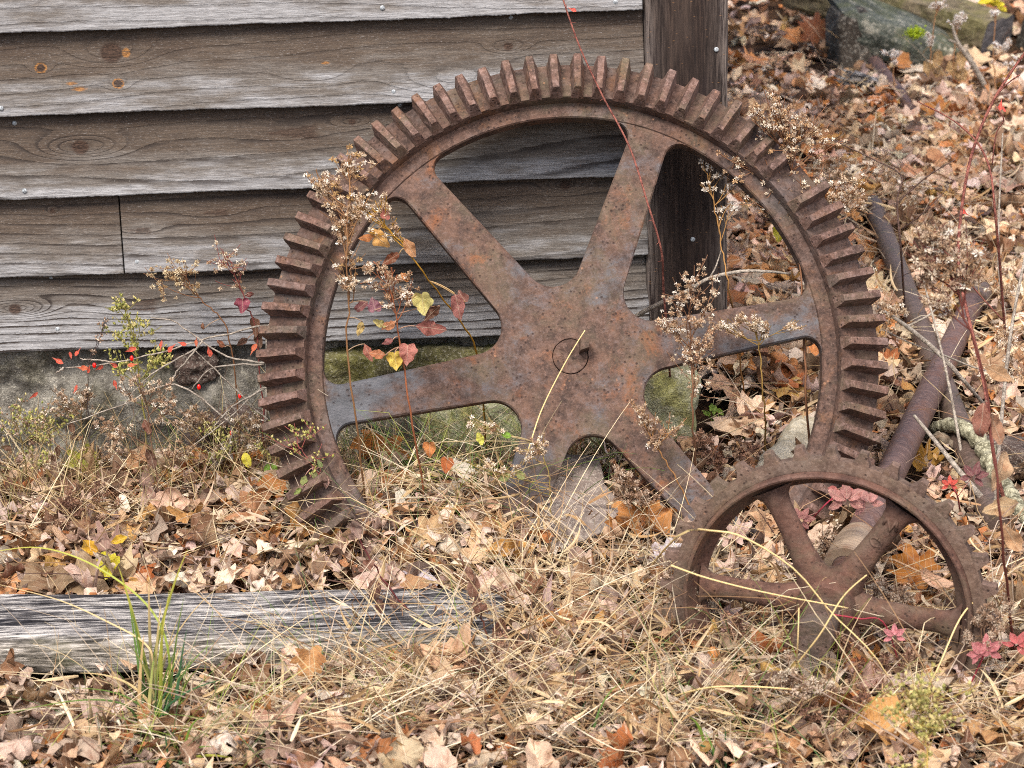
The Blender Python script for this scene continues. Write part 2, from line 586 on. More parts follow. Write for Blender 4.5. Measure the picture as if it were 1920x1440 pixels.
def beam_mat():
    t = NT('mossy squared timber')
    v = t.obj()
    mp = t.n.new('ShaderNodeMapping')
    t.put(mp.inputs['Vector'], v)
    mp.inputs['Scale'].default_value = (5, 40, 40)
    fib = t.noise(mp.outputs[0], 1.0, 5, 0.7)
    n1 = t.noise(v, 9, 5, 0.65)
    n2 = t.noise(v, 50, 4, 0.7)
    c = t.mix(t.step(fib, 0.35, 0.65), lin(70, 62, 48), lin(118, 106, 86))
    c = t.mix(t.math('MULTIPLY', t.step(n1, 0.42, 0.62), 0.7), c, lin(96, 92, 58))
    c = t.mix(t.math('MULTIPLY', t.step(n2, 0.52, 0.68), 0.45), c, lin(140, 132, 104))
    e = t.attr('edge')
    g = t.ramp(t.noise(t.vmath('MULTIPLY', v, (30, 12, 60)), 1.0, 4, 0.7), [(0.3, lin(66, 64, 66)), (0.6, lin(104, 100, 100)), (0.8, lin(150, 144, 138))])
    c = t.mix(e, c, g)
    t.bump(t.math('ADD', fib, n2), 0.7, 0.012)
    return t.done(c, 0.9, 0.2)


M_beam = beam_mat()


def soil_mat():
    t = NT('leaf mould soil')
    v = t.obj()
    n1 = t.noise(v, 12, 6, 0.7)
    n2 = t.noise(v, 90, 4, 0.7)
    c = t.mix(t.step(n1, 0.35, 0.65), lin(46, 34, 26), lin(84, 62, 46))
    c = t.mix(t.math('MULTIPLY', t.step(n2, 0.5, 0.66), 0.6), c, lin(120, 92, 68))
    t.bump(t.math('ADD', n1, n2), 0.9, 0.03)
    return t.done(c, 0.95, 0.1)


M_soil = soil_mat()


def leaf_mat(name, transl=0.25, veins=True, rough=0.6):
    t = NT(name)
    c = t.attr('Col', 'Color')
    lc = t.attr('lc', 'Vector')
    s = t.sep(lc)
    v = t.vmath('MULTIPLY', lc, (1, 1, 37.0))
    n1 = t.noise(v, 2.4, 4, 0.65)
    n2 = t.noise(v, 14, 3, 0.7)
    c = t.mix(t.math('MULTIPLY', t.step(n1, 0.48, 0.70), 0.55), c, t.mix(1.0, c, lin(176, 120, 84), 'MULTIPLY'))
    c = t.mix(t.math('MULTIPLY', t.step(n1, 0.44, 0.28), 0.40), c, t.mix(0.55, c, lin(214, 196, 172)))
    c = t.mix(t.math('MULTIPLY', t.step(n2, 0.58, 0.72), 0.45), c, t.mix(1.0, c, lin(120, 92, 76), 'MULTIPLY'))
    if veins:
        ay = t.math('ABSOLUTE', s[0])
        mid = t.step(ay, 0.035, 0.012)
        q = t.math('FRACT', t.math('MULTIPLY', t.math('SUBTRACT', s[1], t.math('MULTIPLY', ay, 0.85)), 4.6))
        lat = t.math('MULTIPLY', t.step(t.math('ABSOLUTE', t.math('SUBTRACT', q, 0.5)), 0.07, 0.025), 0.6)
        ve = t.math('MAXIMUM', mid, lat)
        c = t.mix(t.math('MULTIPLY', ve, 0.5), c, t.mix(0.6, c, lin(226, 208, 182)))
        t.bump(t.math('ADD', t.math('MULTIPLY', n2, 0.8), t.math('MULTIPLY', ve, 0.8)), 0.6, 0.004)
    t.done(c, rough, 0.25)
    tr = t.n.new('ShaderNodeBsdfTranslucent')
    t.put(tr.inputs[0], c)
    mx = t.n.new('ShaderNodeMixShader')
    mx.inputs[0].default_value = transl
    t.l.new(t.b.outputs[0], mx.inputs[1])
    t.l.new(tr.outputs[0], mx.inputs[2])
    t.l.new(mx.outputs[0], t.out.inputs[0])
    return t.m


M_leaf = leaf_mat('dry leaf', 0.16, True, 0.6)
M_fresh = leaf_mat('coloured leaf', 0.35, True, 0.5)
M_plant = leaf_mat('plant fibre', 0.22, False, 0.7)
M_straw = leaf_mat('straw', 0.15, False, 0.55)


def bark_mat(name, a, b, sc=60):
    t = NT(name)
    v = t.obj()
    n1 = t.noise(v, sc, 5, 0.7)
    n2 = t.noise(v, sc * 4, 3, 0.7)
    c = t.mix(t.step(n1, 0.36, 0.64), a, b)
    c = t.mix(t.math('MULTIPLY', t.step(n2, 0.5, 0.66), 0.3), c, tuple(min(1, x * 1.8) for x in b))
    t.bump(t.math('ADD', n1, n2), 0.7, 0.004)
    return t.done(c, 0.8, 0.3)


M_lichen = bark_mat('lichen bark', lin(88, 84, 64), lin(164, 160, 136), 60)
M_redcane = bark_mat('red cane bark', lin(84, 44, 38), lin(138, 84, 72), 90)
M_greytwig = bark_mat('grey twig bark', lin(112, 102, 92), lin(162, 152, 140), 90)
M_darktwig = bark_mat('dark twig bark', lin(62, 46, 42), lin(96, 74, 66), 90)
M_berry = NT('red berry')
M_berry = M_berry.done(lin(214, 24, 18), 0.25, 0.5)
M_nail = NT('galvanised nail')
_v = M_nail.obj()
M_nail = M_nail.done(M_nail.mix(M_nail.step(M_nail.noise(_v, 400, 3), 0.4, 0.6), lin(110, 114, 118), lin(170, 176, 180)), 0.6, 0.4)
# ------------------------------------------------------------------ ground sheet
mb = MB()
xs = np.concatenate([[-60, -20, -8, -4], np.linspace(-2.6, 3.4, 121), [5, 8, 14, 25, 60]])
ys = np.concatenate([[-60, -20, -8, -4], np.linspace(-2.4, 9, 160), [11, 14, 20, 35, 80]])
X, Y = np.meshgrid(xs, ys)
Z = ground_z(X, Y) - 0.012 + 0.006 * np.sin(41 * X + 3 * Y) * np.sin(37 * Y)
i = np.arange((len(ys) - 1) * len(xs)).reshape(len(ys) - 1, len(xs))[:, :-1].ravel()
mb.add(np.stack([X, Y, Z], -1), [np.stack([i, i + 1, i + 1 + len(xs), i + len(xs)], -1)])
structure(mb.build('ground', M_soil, None, True))

# ------------------------------------------------------------------ shed
YF = -0.038
POST_X0, POST_X1 = P(1209, 250, -0.03)[0], P(1364, 250, -0.03)[0]
ZB = [P(600, py, YF)[2] for py in (640, 500, 352, 197, 40)]
EXPO = 0.163
while ZB[-1] < 2.25:
    ZB.append(ZB[-1] + EXPO)
SX0 = -2.4
shed = thing('shed', 'weathered grey clapboard shed with dark corner post on a stone footing', 'shed', (0, 0, 0))


def bz(z):
    k = max([i for i in range(len(ZB)) if ZB[i] <= z] or [0])
    return k, YF + (z - ZB[k]) / 0.19 * 0.026


LINES = {0: 1.0, 1: 0.8, 2: 0.8, 3: 0.34, 4: 0.38}


def board(k, x0, x1, nx, nz, K, seed, knots, silver=0.0, cath=0.0, label=None):
    z0 = ZB[k]
    hgt = 0.19
    r = np.random.default_rng(seed)
    if nx > 100:
        x = np.concatenate([np.linspace(x0, -1.06, 30), np.linspace(-1.06, x1, int((x1 + 1.06) / 0.0025))[1:]]) if x0 < -1.06 else np.linspace(x0, x1, int((x1 - x0) / 0.0025))
        nx = len(x) - 1
        nz = 62
    else:
        x = np.linspace(x0, x1, nx + 1)
    v = np.linspace(0, hgt, nz + 1)
    Xg, Vg = np.meshgrid(x, v)
    a = r.uniform(0, 6.28, 8)
    # silhouette of the drip edge: slight waviness and nicks
    edge = 0.0016 * np.sin(2.3 * x + a[0]) + 0.0010 * np.sin(11 * x + a[1]) + 0.0005 * np.sin(61 * x + a[2]) + r.normal(0, 0.0004, len(x))
    Zg = z0 + Vg + edge[None, :] * (1 - Vg / hgt)
    Yg = YF + Vg / hgt * 0.026 + 0.0012 * np.sin(3.1 * Xg + a[3]) + 0.0005 * np.sin(40 * Vg + 2 * Xg + a[4])
    drift = 0.9 * np.sin(1.3 * Xg + a[5]) + 0.35 * np.sin(3.7 * Xg + a[6] + 9 * Vg) + 0.12 * np.sin(11 * Xg + a[7] + 20 * Vg)
    vc = hgt * (0.45 + 0.1 * np.sin(a[0]))
    f = K * Vg + drift + cath * np.sqrt((Vg - vc) ** 2 + 0.012 ** 2) * K * 0.9 + cath * 3.2 * (Xg - x0) * np.cos(a[2])
    kn = np.zeros_like(f)
    am = np.zeros_like(f)
    sv = np.full_like(f, silver)
    for q in knots:
        px, py, kind, s = q[:4]
        p = P(px, py, YF + 0.01)
        dx, dz = Xg - p[0], Zg - p[2]
        A = q[4] if len(q) > 4 else 2.5
        asp = q[5] if len(q) > 5 else 2.6
        if kind in ('k', 'a', 'big'):
            f += A * np.exp(-((dx / (s * asp)) ** 2 + (dz / (s * 1.15)) ** 2))
            d = np.sqrt((dx / s) ** 2 + (dz / (s * 0.85)) ** 2)
            core = np.clip((1.0 - d) / 0.25, 0, 1)
            kn = np.maximum(kn, core)
            if kind == 'a':
                am = np.maximum(am, np.clip(1 - np.abs(d - 0.95) / 0.38, 0, 1))
            if kind == 'big':
                am = np.maximum(am, np.clip(1 - np.sqrt(((dx - s * 1.15) / (s * 0.45)) ** 2 + ((dz + s * 0.05) / (s * 0.5)) ** 2), 0, 1) * 2)
        elif kind == 's':      # amber scar
            am = np.maximum(am, np.clip(1.3 - np.sqrt((dx / s) ** 2 + (dz / (s * 0.30)) ** 2), 0, 1))
        elif kind == 'd':      # dark heart triangle opening to the right
            m = (np.clip(1 - np.abs(dz) / (s * 0.28 * np.clip((dx + s) / (2 * s), 0.01, 1)), 0, 1) > 0) * np.clip((s - np.abs(dx)) / (s * 0.25), 0, 1)
            kn = np.maximum(kn, 0.66 * m)
            f += A * 0.5 * np.exp(-((dx / (s * 2)) ** 2 + (dz / (s * 0.5)) ** 2))
        elif kind == 'w':      # pale figure
            sv += 0.14 * np.exp(-((dx / (s * 2)) ** 2 + (dz / (s * 0.7)) ** 2))
            f += A * np.exp(-((dx / (s * 2.2)) ** 2 + (dz / (s * 0.7)) ** 2))
    mb = MB()
    n = nx + 1
    front = np.stack([Xg, Yg, Zg], -1).reshape(-1, 3)
    back = front + np.array((0, 0.017, 0.0))
    V = np.concatenate([front, back])
    N = len(front)
    i = (np.arange(nz)[:, None] * n + np.arange(nx)[None, :]).ravel()
    F = [np.stack([i, i + 1, i + 1 + n, i + n], -1)]
    j = np.arange(nx)
    F.append(np.stack([j + N, j + 1 + N, j + 1, j], -1))
    e = np.arange(nz) * n
    F.append(np.stack([e, e + n, e + n + N, e + N], -1))
    e = e + nx
    F.append(np.stack([e + N, e + n + N, e + n, e], -1))
    mb.add(V, F)
    o = mb.build('clapboard', M_siding, shed, False)
    me = o.data
    sm = np.ones(len(me.polygons), bool)
    sm[nx * nz:] = False
    me.polygons.foreach_set('use_smooth', sm)
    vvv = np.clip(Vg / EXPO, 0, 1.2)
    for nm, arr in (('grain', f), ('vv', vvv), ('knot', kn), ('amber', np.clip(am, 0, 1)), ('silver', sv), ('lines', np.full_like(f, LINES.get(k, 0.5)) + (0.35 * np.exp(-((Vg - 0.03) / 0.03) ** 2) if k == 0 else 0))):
        at = me.attributes.new(nm, 'FLOAT', 'POINT')
        at.data.foreach_set('value', np.concatenate([arr.ravel()] * 2).astype(np.float32))
    if label:
        o['label'] = label
    return o


BX1 = POST_X0 - 0.002
joint = P(226, 440, YF)[0]
boards = {}
boards[0] = board(0, SX0, BX1 + 0.006, 420, 44, 62, 5, [(28, 580, 'k', 0.014, 5.5, 4.5), (250, 575, 'd', 0.05, 2)], 0.30, 0.0,
                  'lowest board, bleached white along its bottom edge')
boards['1l'] = board(1, SX0, joint - 0.0016, 200, 40, 48, 8, [(97, 398, 'k', 0.006, 1.2, 2)], -0.02, 0.0)
boards[1] = board(1, joint + 0.0016, BX1 + 0.005, 300, 40, 30, 21, [(260, 432, 'd', 0.025, 2), (400, 400, 'd', 0.03, 1.5), (1060, 350, 'k', 0.012, 3, 3)], 0.05, 0.5)
boards[2] = board(2, SX0, BX1 + 0.004, 420, 44, 30, 3, [(150, 277, 'k', 0.018, 4.5, 4.2), (545, 250, 'd', 0.055, 1.6), (660, 230, 'k', 0.008, 2, 4)], 0.0, 0.25,
                  'board with a large eye-shaped knot')
boards[3] = board(3, SX0, BX1 + 0.002, 420, 44, 40, 14, [(208, 100, 'big', 0.024, 2.6, 3), (76, 128, 'a', 0.0105, 1.6, 2), (222, 156, 'a', 0.0105, 1.6, 2),
                  (150, 166, 's', 0.018), (135, 156, 's', 0.014), (610, 118, 's', 0.011), (953, 88, 'k', 0.010, 2.4, 3.4),
                  (860, 150, 'w', 0.05, 3.2), (590, 140, 'w', 0.03, 1.2)], 0.02, 0.0, 'board with dark and amber pine knots')
boards[4] = board(4, SX0, BX1, 300, 36, 46, 31, [(1000, -10, 'k', 0.01, 2, 3)], 0.12, 0.2)
for k in range(5, len(ZB)):
    board(k, SX0, BX1, 60, 8, 46, 40 + k, [], 0.05, 0.2)


def nail(px, py, par, y=None):
    p = P(px, py, YF + 0.01)
    yy = bz(p[2])[1] if y is None else y
    p = P(px, py, yy)
    V, F = lathe([(0.0001, 0.0022), (0.0030, 0.0020), (0.0046, 0.0008), (0.0048, -0.002), (0.0001, -0.002)], 12, False)
    V = np.stack([V[:, 0], -V[:, 2] + p[1], V[:, 1] + p[2]], -1)
    V[:, 0] += p[0]
    mb = MB()
    mb.add(V, F)
    return mb.build('nail', M_nail, par, True)


for px, py, k in ((27, 231, 2), (46, 358, 2), (738, 172, 3), (2, 203, 3), (717, 15, 4), (1154, 4, 4), (958, 33, 3), (96, 521, 0), (257, 491, 1),
                  (108, 617, 0), (750, 196, 2), (1010, 178, 3)):
    nail(px, py, boards[k])

# corner post: a squared timber with worn arrises
mb = MB()
nz = 90
zz = np.linspace(0.235, 2.28, nz)
c = 0.004
prof = [(POST_X0, 0.12), (POST_X0, -0.03 + c), (POST_X0 + c, -0.03), (POST_X0 + 0.022, -0.03), (POST_X0 + 0.05, -0.03), (POST_X1 - 0.05, -0.03),
        (POST_X1 - 0.02, -0.03), (POST_X1 - c, -0.03), (POST_X1, -0.03 + c), (POST_X1, 0.12)]
edge = [0, 0.5, 1, 0.25, 0, 0, 0.25, 1, 0.8, 0.2]
m = len(prof)
V = []
for z in zz:
    j = 0.0012 * math.sin(9 * z) + 0.0006 * math.sin(47 * z)
    V += [(x + j, y, z) for x, y in prof]
i = (np.arange(nz - 1)[:, None] * m + np.arange(m - 1)[None, :]).ravel()
mb.add(V, [np.stack([i, i + 1, i + 1 + m, i + m], -1), np.array([list(range(m))[::-1]]), np.array([[(nz - 1) * m + q for q in range(m)]])])
post = mb.build('corner_post', M_post, shed)
post['label'] = 'dark stained corner post'
V = np.array(V)
at = post.data.attributes.new('edge', 'FLOAT', 'POINT')
at.data.foreach_set('value', np.tile(edge, nz).astype(np.float32))
kp = P(1316, 445, -0.03)
at = post.data.attributes.new('knot', 'FLOAT', 'POINT')
at.data.foreach_set('value', np.zeros(len(V), np.float32))
nail(1299, 449, post, -0.031)
nail(1343, 93, post, -0.031)

# the rest of the shed body: gable side, back, roof
mb = MB()
for k in range(len(ZB)):
    z = ZB[k]
    V = [(POST_X1 - 0.01, 0.125, z), (POST_X1 + 0.012, 0.125, z), (POST_X1 - 0.01, 0.125, z + 0.19), (POST_X1 - 0.01, 3.0, z), (POST_X1 + 0.012, 3.0, z), (POST_X1 - 0.01, 3.0, z + 0.19)]
    mb.add(V, [np.array([(1, 4, 5, 2), (0, 3, 4, 1)]), np.array([(0, 1, 2), (3, 5, 4)])])
o = mb.build('side_wall', M_siding, shed)
for nm in ('grain', 'vv', 'knot', 'amber', 'silver', 'lines'):
    at = o.data.attributes.new(nm, 'FLOAT', 'POINT')
    vals = np.array([v.co.z * 50 if nm == 'grain' else (0.4 if nm == 'vv' else 0.0) for v in o.data.vertices], np.float32)
    at.data.foreach_set('value', vals)
mb = MB()
mb.add(*box(SX0, POST_X1 - 0.012, 2.9, 3.0, 0.0, 2.4))
mb.build('back_wall', M_post, shed)
mb = MB()
V, F = box(SX0 - 0.05, POST_X1 + 0.03, -0.05, 3.1, 2.42, 2.47)
V = np.array(V)
V[:, 2] += (V[:, 1] > 1) * 0.7
mb.add(V, F)
mb.build('roof', M_dark, shed)


# ------------------------------------------------------------------ stones
def ico(sub):
    import bmesh
    bm = bmesh.new()
    bmesh.ops.create_icosphere(bm, subdivisions=sub, radius=1.0)
    V = np.array([v.co[:] for v in bm.verts])
    F = np.array([[v.index for v in f.verts] for f in bm.faces])
    bm.free()
    return V, F


_ICO = {}


def stone(center, half, seed, sub=5, p=7.0, rough=0.012, cuts=7, rot=(0, 0, 0), cutd=(0.72, 0.98)):
    if sub not in _ICO:
        _ICO[sub] = ico(sub)
    V0, F = _ICO[sub]
    r = np.random.default_rng(seed)
    nn = (np.abs(V0) ** p).sum(1) ** (1 / p)
    V = V0 / nn[:, None]
    for _ in range(cuts):
        n = r.normal(size=3)
        n /= np.linalg.norm(n)
        ext = (V @ n).max()
        d = ext * r.uniform(*cutd)
        over = np.clip(V @ n - d, 0, None)
        V = V - over[:, None] * n
    half = np.asarray(half, float)
    V = V * half
    off = Vector(r.uniform(-50, 50, 3))
    s = 1.0 / (half.mean() * 0.9)
    disp = np.array([mnoise.fractal(Vector(v) * s + off, 0.8, 2.0, 5) for v in V])
    nd = V0 / np.linalg.norm(V0, axis=1, keepdims=True)
    V = V + nd * disp[:, None] * rough
    M = np.array(Matrix.Rotation(rot[2], 3, 'Z') @ Matrix.Rotation(rot[1], 3, 'Y') @ Matrix.Rotation(rot[0], 3, 'X'))
    return V @ M.T + np.asarray(center), [F]


# footing: mortared rubble under the lowest board
mb = MB()
nx, nz = 420, 50
xs = np.linspace(SX0, 0.33, nx)
zs = np.linspace(-0.12, ZB[0] + 0.03, nz)
Xg, Zg = np.meshgrid(xs, zs)
D = np.array([mnoise.fractal(Vector((x * 7, z * 9, 3.0)), 0.8, 2.0, 5) for x, z in zip(Xg.ravel(), Zg.ravel())]).reshape(Xg.shape)
Yg = -0.004 - 0.024 * D - 0.05 * np.clip(1 - (Zg + 0.05) / 0.28, 0, 1) * (Xg < -0.3)
i = (np.arange(nz - 1)[:, None] * nx + np.arange(nx - 1)[None, :]).ravel()
mb.add(np.stack([Xg, np.minimum(Yg, 0.04), Zg], -1), [np.stack([i, i + 1, i + 1 + nx, i + nx], -1)])
b = box(SX0, 0.33, 0.035, 0.3, -0.2, ZB[0] + 0.02)
mb.add(*b)
found = mb.build('footing', M_found, shed, True)


def fstone(px, py, y, half, seed, mat, label, rot=(0, 0, 0), **kw):
    c = P(px, py, y)
    mb = MB()
    mb.add(*stone(c, half, seed, rot=rot, **kw))
    o = mb.build('footing_stone', mat, found, True)
    if label:
        o['label'] = label
    return o


fstone(368, 682, 0.0, (0.040, 0.03, 0.034), 3, M_brownstone, 'dark brown brick-like stone', cutd=(0.9, 1.0))
fstone(425, 800, -0.02, (0.085, 0.05, 0.045), 4, M_brownstone, 'brown stone low in the mortar')
fstone(690, 690, 0.01, (0.13, 0.045, 0.05), 9, M_olive, None)
fstone(880, 700, 0.01, (0.10, 0.05, 0.07), 10, M_olive, None)
fstone(890, 800, -0.03, (0.105, 0.06, 0.075), 5, M_mosstone, 'olive mossy stone behind the hub')
fstone(1030, 760, -0.005, (0.09, 0.05, 0.09), 15, M_olive, None)
fstone(1215, 765, 0.0, (0.085, 0.09, 0.115), 6, M_mosstone, 'pale green mossy cornerstone', rot=(0, 0.05, 0.1), cutd=(0.8, 0.98))
fstone(1140, 830, -0.04, (0.06, 0.06, 0.05), 16, M_mosstone, None)


def lone_stone(name, label, cat, c, half, seed, mat, rot=(0, 0, 0), group=None, **kw):
    mb = MB()
    mb.add(*stone(c, half, seed, rot=rot, **kw))
    o = mb.build(name, mat, None, True, loc=(c[0], c[1], c[2] - half[2]))
    return tag(o, label, cat, group)


SLATES = [G(1052, 950, 0.0), G(1068, 992, 0.0)]
c = G(1052, 940, 0.02)
lone_stone('slate_slab', 'brownish grey flat stone lying just below the hub, the upper of two', 'stone', c + (0, 0, 0.034), (0.078, 0.07, 0.012), 21, M_slate, (0.42, 0.10, 0.1), 'flat stones under the big gear', p=9, rough=0.003, cuts=10)
c = G(1075, 985, 0.01)
lone_stone('slate_slab', 'brownish grey flat stone half under dry grass, the lower of two', 'stone', c + (0, 0, 0.022), (0.088, 0.07, 0.014), 22, M_slate, (0.35, -0.1, 0.5), 'flat stones under the big gear', p=9, rough=0.003, cuts=10)
c = G(735, 1078, 0.02)
lone_stone('slate_slab', 'small brown stone showing behind the bleached plank', 'stone', c, (0.035, 0.03, 0.014), 23, M_slate, (0.1, 0.1, 0.5), None, p=7, rough=0.003)
c = G(1480, 855, 0.03)
lone_stone('pale_rock', 'pale buff rock poking up behind the small gear', 'rock', c, (0.035, 0.13, 0.038), 24, M_pale, (0.1, 0.0, -0.55), None, p=4, rough=0.01)
c = G(1935, 868, 0.02)
lone_stone('dark_block', 'dark rusty slab behind the lichen branch at the right edge', 'stone', c, (0.055, 0.11, 0.03), 25, M_brownstone, (0.0, 0.2, 0.5), None, p=7, rough=0.005)

def ring_mesh(loops3):
    """stack of closed loops (n,3) joined by quads"""
    V = np.concatenate(loops3)
    n = len(loops3[0])
    F = []
    j = np.arange(n)
    for i in range(len(loops3) - 1):
        F.append(np.stack([i * n + j, i * n + (j + 1) % n, (i + 1) * n + (j + 1) % n, (i + 1) * n + j], -1))
    return V, F


# far stones and timber, top right
# heap is about eight metres off
yb = 3.7
OUT = [(1576, 24), (1600, 22), (1650, 38), (1720, 66), (1770, 84), (1802, 100), (1790, 110), (1745, 122), (1715, 131), (1690, 125), (1655, 118), (1632, 101), (1612, 88), (1590, 74)]
f_ = np.array([P(px, py, yb) for px, py in OUT])
f_ = np.concatenate([[f_[i] + (f_[(i + 1) % len(f_)] - f_[i]) * t for t in (0, 0.25, 0.5, 0.75)] for i in range(len(f_))])
cen = f_.mean(0)
V = [f_ + (0.0, 0.34, 0.03), f_ + (0.0, 0.012, 0.0)]
for sc_ in (0.96, 0.8, 0.6, 0.4, 0.2):
    V.append(cen + (f_ - cen) * sc_ + (0, -0.03 * (1 - sc_) ** 0.7, 0))
nn_ = len(f_)
V, F = ring_mesh(V)
V = V + np.array([mnoise.noise_vector(Vector(v) * 7) * 0.012 + mnoise.noise_vector(Vector(v) * 25) * 0.005 for v in V])
F.append(np.array([[6 * nn_ + q for q in range(nn_)]]))
mb = MB()
mb.add(V, F)
tag(mb.build('stone_slab', M_slab, None, False, loc=cen), 'grey green lichened wedge stone leaning under the squared timber', 'stone')
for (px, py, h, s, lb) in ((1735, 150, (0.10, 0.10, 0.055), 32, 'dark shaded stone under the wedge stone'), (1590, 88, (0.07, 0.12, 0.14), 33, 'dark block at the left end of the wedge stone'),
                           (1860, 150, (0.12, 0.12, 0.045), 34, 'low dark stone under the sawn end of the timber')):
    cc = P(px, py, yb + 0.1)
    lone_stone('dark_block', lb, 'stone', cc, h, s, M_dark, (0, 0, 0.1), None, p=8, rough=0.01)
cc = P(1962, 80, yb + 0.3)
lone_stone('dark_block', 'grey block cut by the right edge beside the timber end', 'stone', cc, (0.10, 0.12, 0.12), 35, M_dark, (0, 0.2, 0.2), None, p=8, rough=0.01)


def beam(name, label, p0, p1, w, h, seed):
    p0, p1 = np.array(p0), np.array(p1)
    L = np.linalg.norm(p1 - p0)
    t = (p1 - p0) / L
    side = np.cross(t, (0, 0, 1))
    side /= np.linalg.norm(side)
    up = np.cross(side, t)
    nx, nr = 60, 40
    V, ed = [], []
    a = np.arange(nr) * 2 * math.pi / nr + 0.02
    q = 9
    cx, cy = np.cos(a), np.sin(a)
    nn = (np.abs(cx) ** q + np.abs(cy) ** q) ** (1 / q)
    rr = np.random.default_rng(seed)
    for i_ in range(nx):
        s = i_ / (nx - 1)
        base = p0 + t * L * s
        d = np.array([mnoise.fractal(Vector((s * L * 6, x * 3, y * 3 + seed)), 0.8, 2.0, 4) for x, y in zip(cx, cy)]) * 0.012
        V.append(base + (cx / nn * w / 2 + cx * d)[:, None] * side + (cy / nn * h / 2 + cy * d)[:, None] * up)
        ed += [0.0] * nr
    V = np.concatenate(V)
    # sawn end as its own ring + fan
    V = np.concatenate([V, V[-nr:], [V[-nr:].mean(0)]])
    ed += [1.0] * (nr + 1)
    i = (np.arange(nx - 1)[:, None] * nr + np.arange(nr)[None, :]).ravel()
    k = (np.arange(nx - 1)[:, None] * nr + (np.arange(nr)[None, :] + 1) % nr).ravel()
    F = [np.stack([i, k, k + nr, i + nr], -1)]
    b0 = nx * nr
    j = np.arange(nr)
    F.append(np.stack([b0 + j, b0 + (j + 1) % nr, np.full(nr, b0 + nr)], -1))
    F.append(np.array([list(range(nr))[::-1]]))
    mb = MB()
    mb.add(V, F)
    o = mb.build(name, M_beam, None, False, loc=p0)
    at = o.data.attributes.new('edge', 'FLOAT', 'POINT')
    at.data.foreach_set('value', np.array(ed, np.float32))
    return tag(o, label, 'timber')


beam('squared_timber', 'mossy squared timber with a grey sawn end lying across the stones', P(1500, -34, 4.55), P(1868, 80, 3.95), 0.21, 0.185, 4)
mb = MB()
c = G(1622, 160, 0.04)
V, F = box(-0.06, 0.06, -0.012, 0.012, -0.035, 0.035)
M = np.array(Matrix.Rotation(0.35, 3, 'Y') @ Matrix.Rotation(0.3, 3, 'X'))
V = np.array([(x + 0.01 * math.sin(40 * z), y, z) for x, y, z in V]) @ M.T + c
mb.add(V, F)
# splintered end
for q in range(5):
    s0 = c + M @ np.array((-0.06, 0, -0.03 + q * 0.014))
    s1 = c + M @ np.array((-0.09 - 0.02 * (q % 3), 0, -0.03 + q * 0.015))
    mb.add(*tube([s0, s1], [0.008, 0.001], 5))
tag(mb.build('broken_board', M_log, None, False, loc=c), 'broken stub of board half buried in leaves beside a short rusty pipe', 'board')


# ------------------------------------------------------------------ bleached plank on the ground
def plank():
    a, b = (CAM + ray(*q) * ((0.030 - CAM[2]) / ray(*q)[2]) for q in ((-300, 1186), (945, 1183)))
    t = (b - a) / np.linalg.norm(b - a)
    L = np.linalg.norm(b - a)
    side = np.cross(t, (0, 0, 1))
    side /= np.linalg.norm(side)     # towards the camera
    w, h = 0.185, 0.066
    nx = 150
    # cross-section, from back top round the front to the underside
    cs = [(-0.5, -0.5), (-0.5, 0.42), (-0.46, 0.5)] + [(x, 0.5) for x in np.linspace(-0.4, 0.34, 12)] + [(0.42, 0.45), (0.47, 0.30), (0.50, 0.05), (0.49, -0.2), (0.46, -0.42), (0.38, -0.5)]
    fr = [0] * 15 + [0.5, 1, 1, 1, 1, 1]
    m = len(cs)
    V, E = [], []
    for i in range(nx + 1):
        s = i / nx
        for (u, v), e in zip(cs, fr):
            n = mnoise.fractal(Vector((s * L * 3.0, u * 6, v * 3)), 0.9, 2.0, 4)
            n2 = mnoise.fractal(Vector((s * L * 10.0, u * 40, v * 9 + 7)), 0.9, 2.0, 3)
            bow = 0.010 * math.sin(s * 5.0)
            low = -0.010 * max(0, math.sin(s * L * 7.5 + 1.0)) if v < 0 and u > 0.3 else 0
            p = a + t * L * s + side * (u * w + 0.006 * n * (abs(u) > 0.3) + bow) + np.array((0, 0, v * h + 0.004 * n + 0.0016 * n2 + low))
            V.append(p)
            E.append(e)
    i = (np.arange(nx)[:, None] * m + np.arange(m - 1)[None, :]).ravel()
    F = [np.stack([i, i + m, i + 1 + m, i + 1], -1), np.array([list(range(m))]), np.array([[nx * m + q for q in range(m)][::-1]])]
    mb = MB()
    mb.add(V, F)
    o = mb.build('plank', M_log, None, True, loc=a)
    at = o.data.attributes.new('front', 'FLOAT', 'POINT')
    at.data.foreach_set('value', np.array(E, np.float32))
    tag(o, 'long bleached grey plank with black streaks lying on the ground in front of the shed', 'plank')
    return a, b, t, side, w


PA, PB, PT, PSIDE, PW = plank()
# ------------------------------------------------------------------ the big bevel gear
GS = 0.985
HUB = P(1074, 676, -0.358)
gear = thing('gear_wheel', 'huge rusty six-spoked gear wheel leaning on the shed wall', 'gear', HUB)
gear.rotation_euler = (R(62), 0, R(0.6))
R_IN = 0.459
SPIN = R(8.6)
SP = [SPIN + k * math.pi / 3 for k in range(6)]


def half_w(a):     # spoke half width against distance along its axis
    return 0.0445 - 0.0085 * (a - 0.18) / 0.28


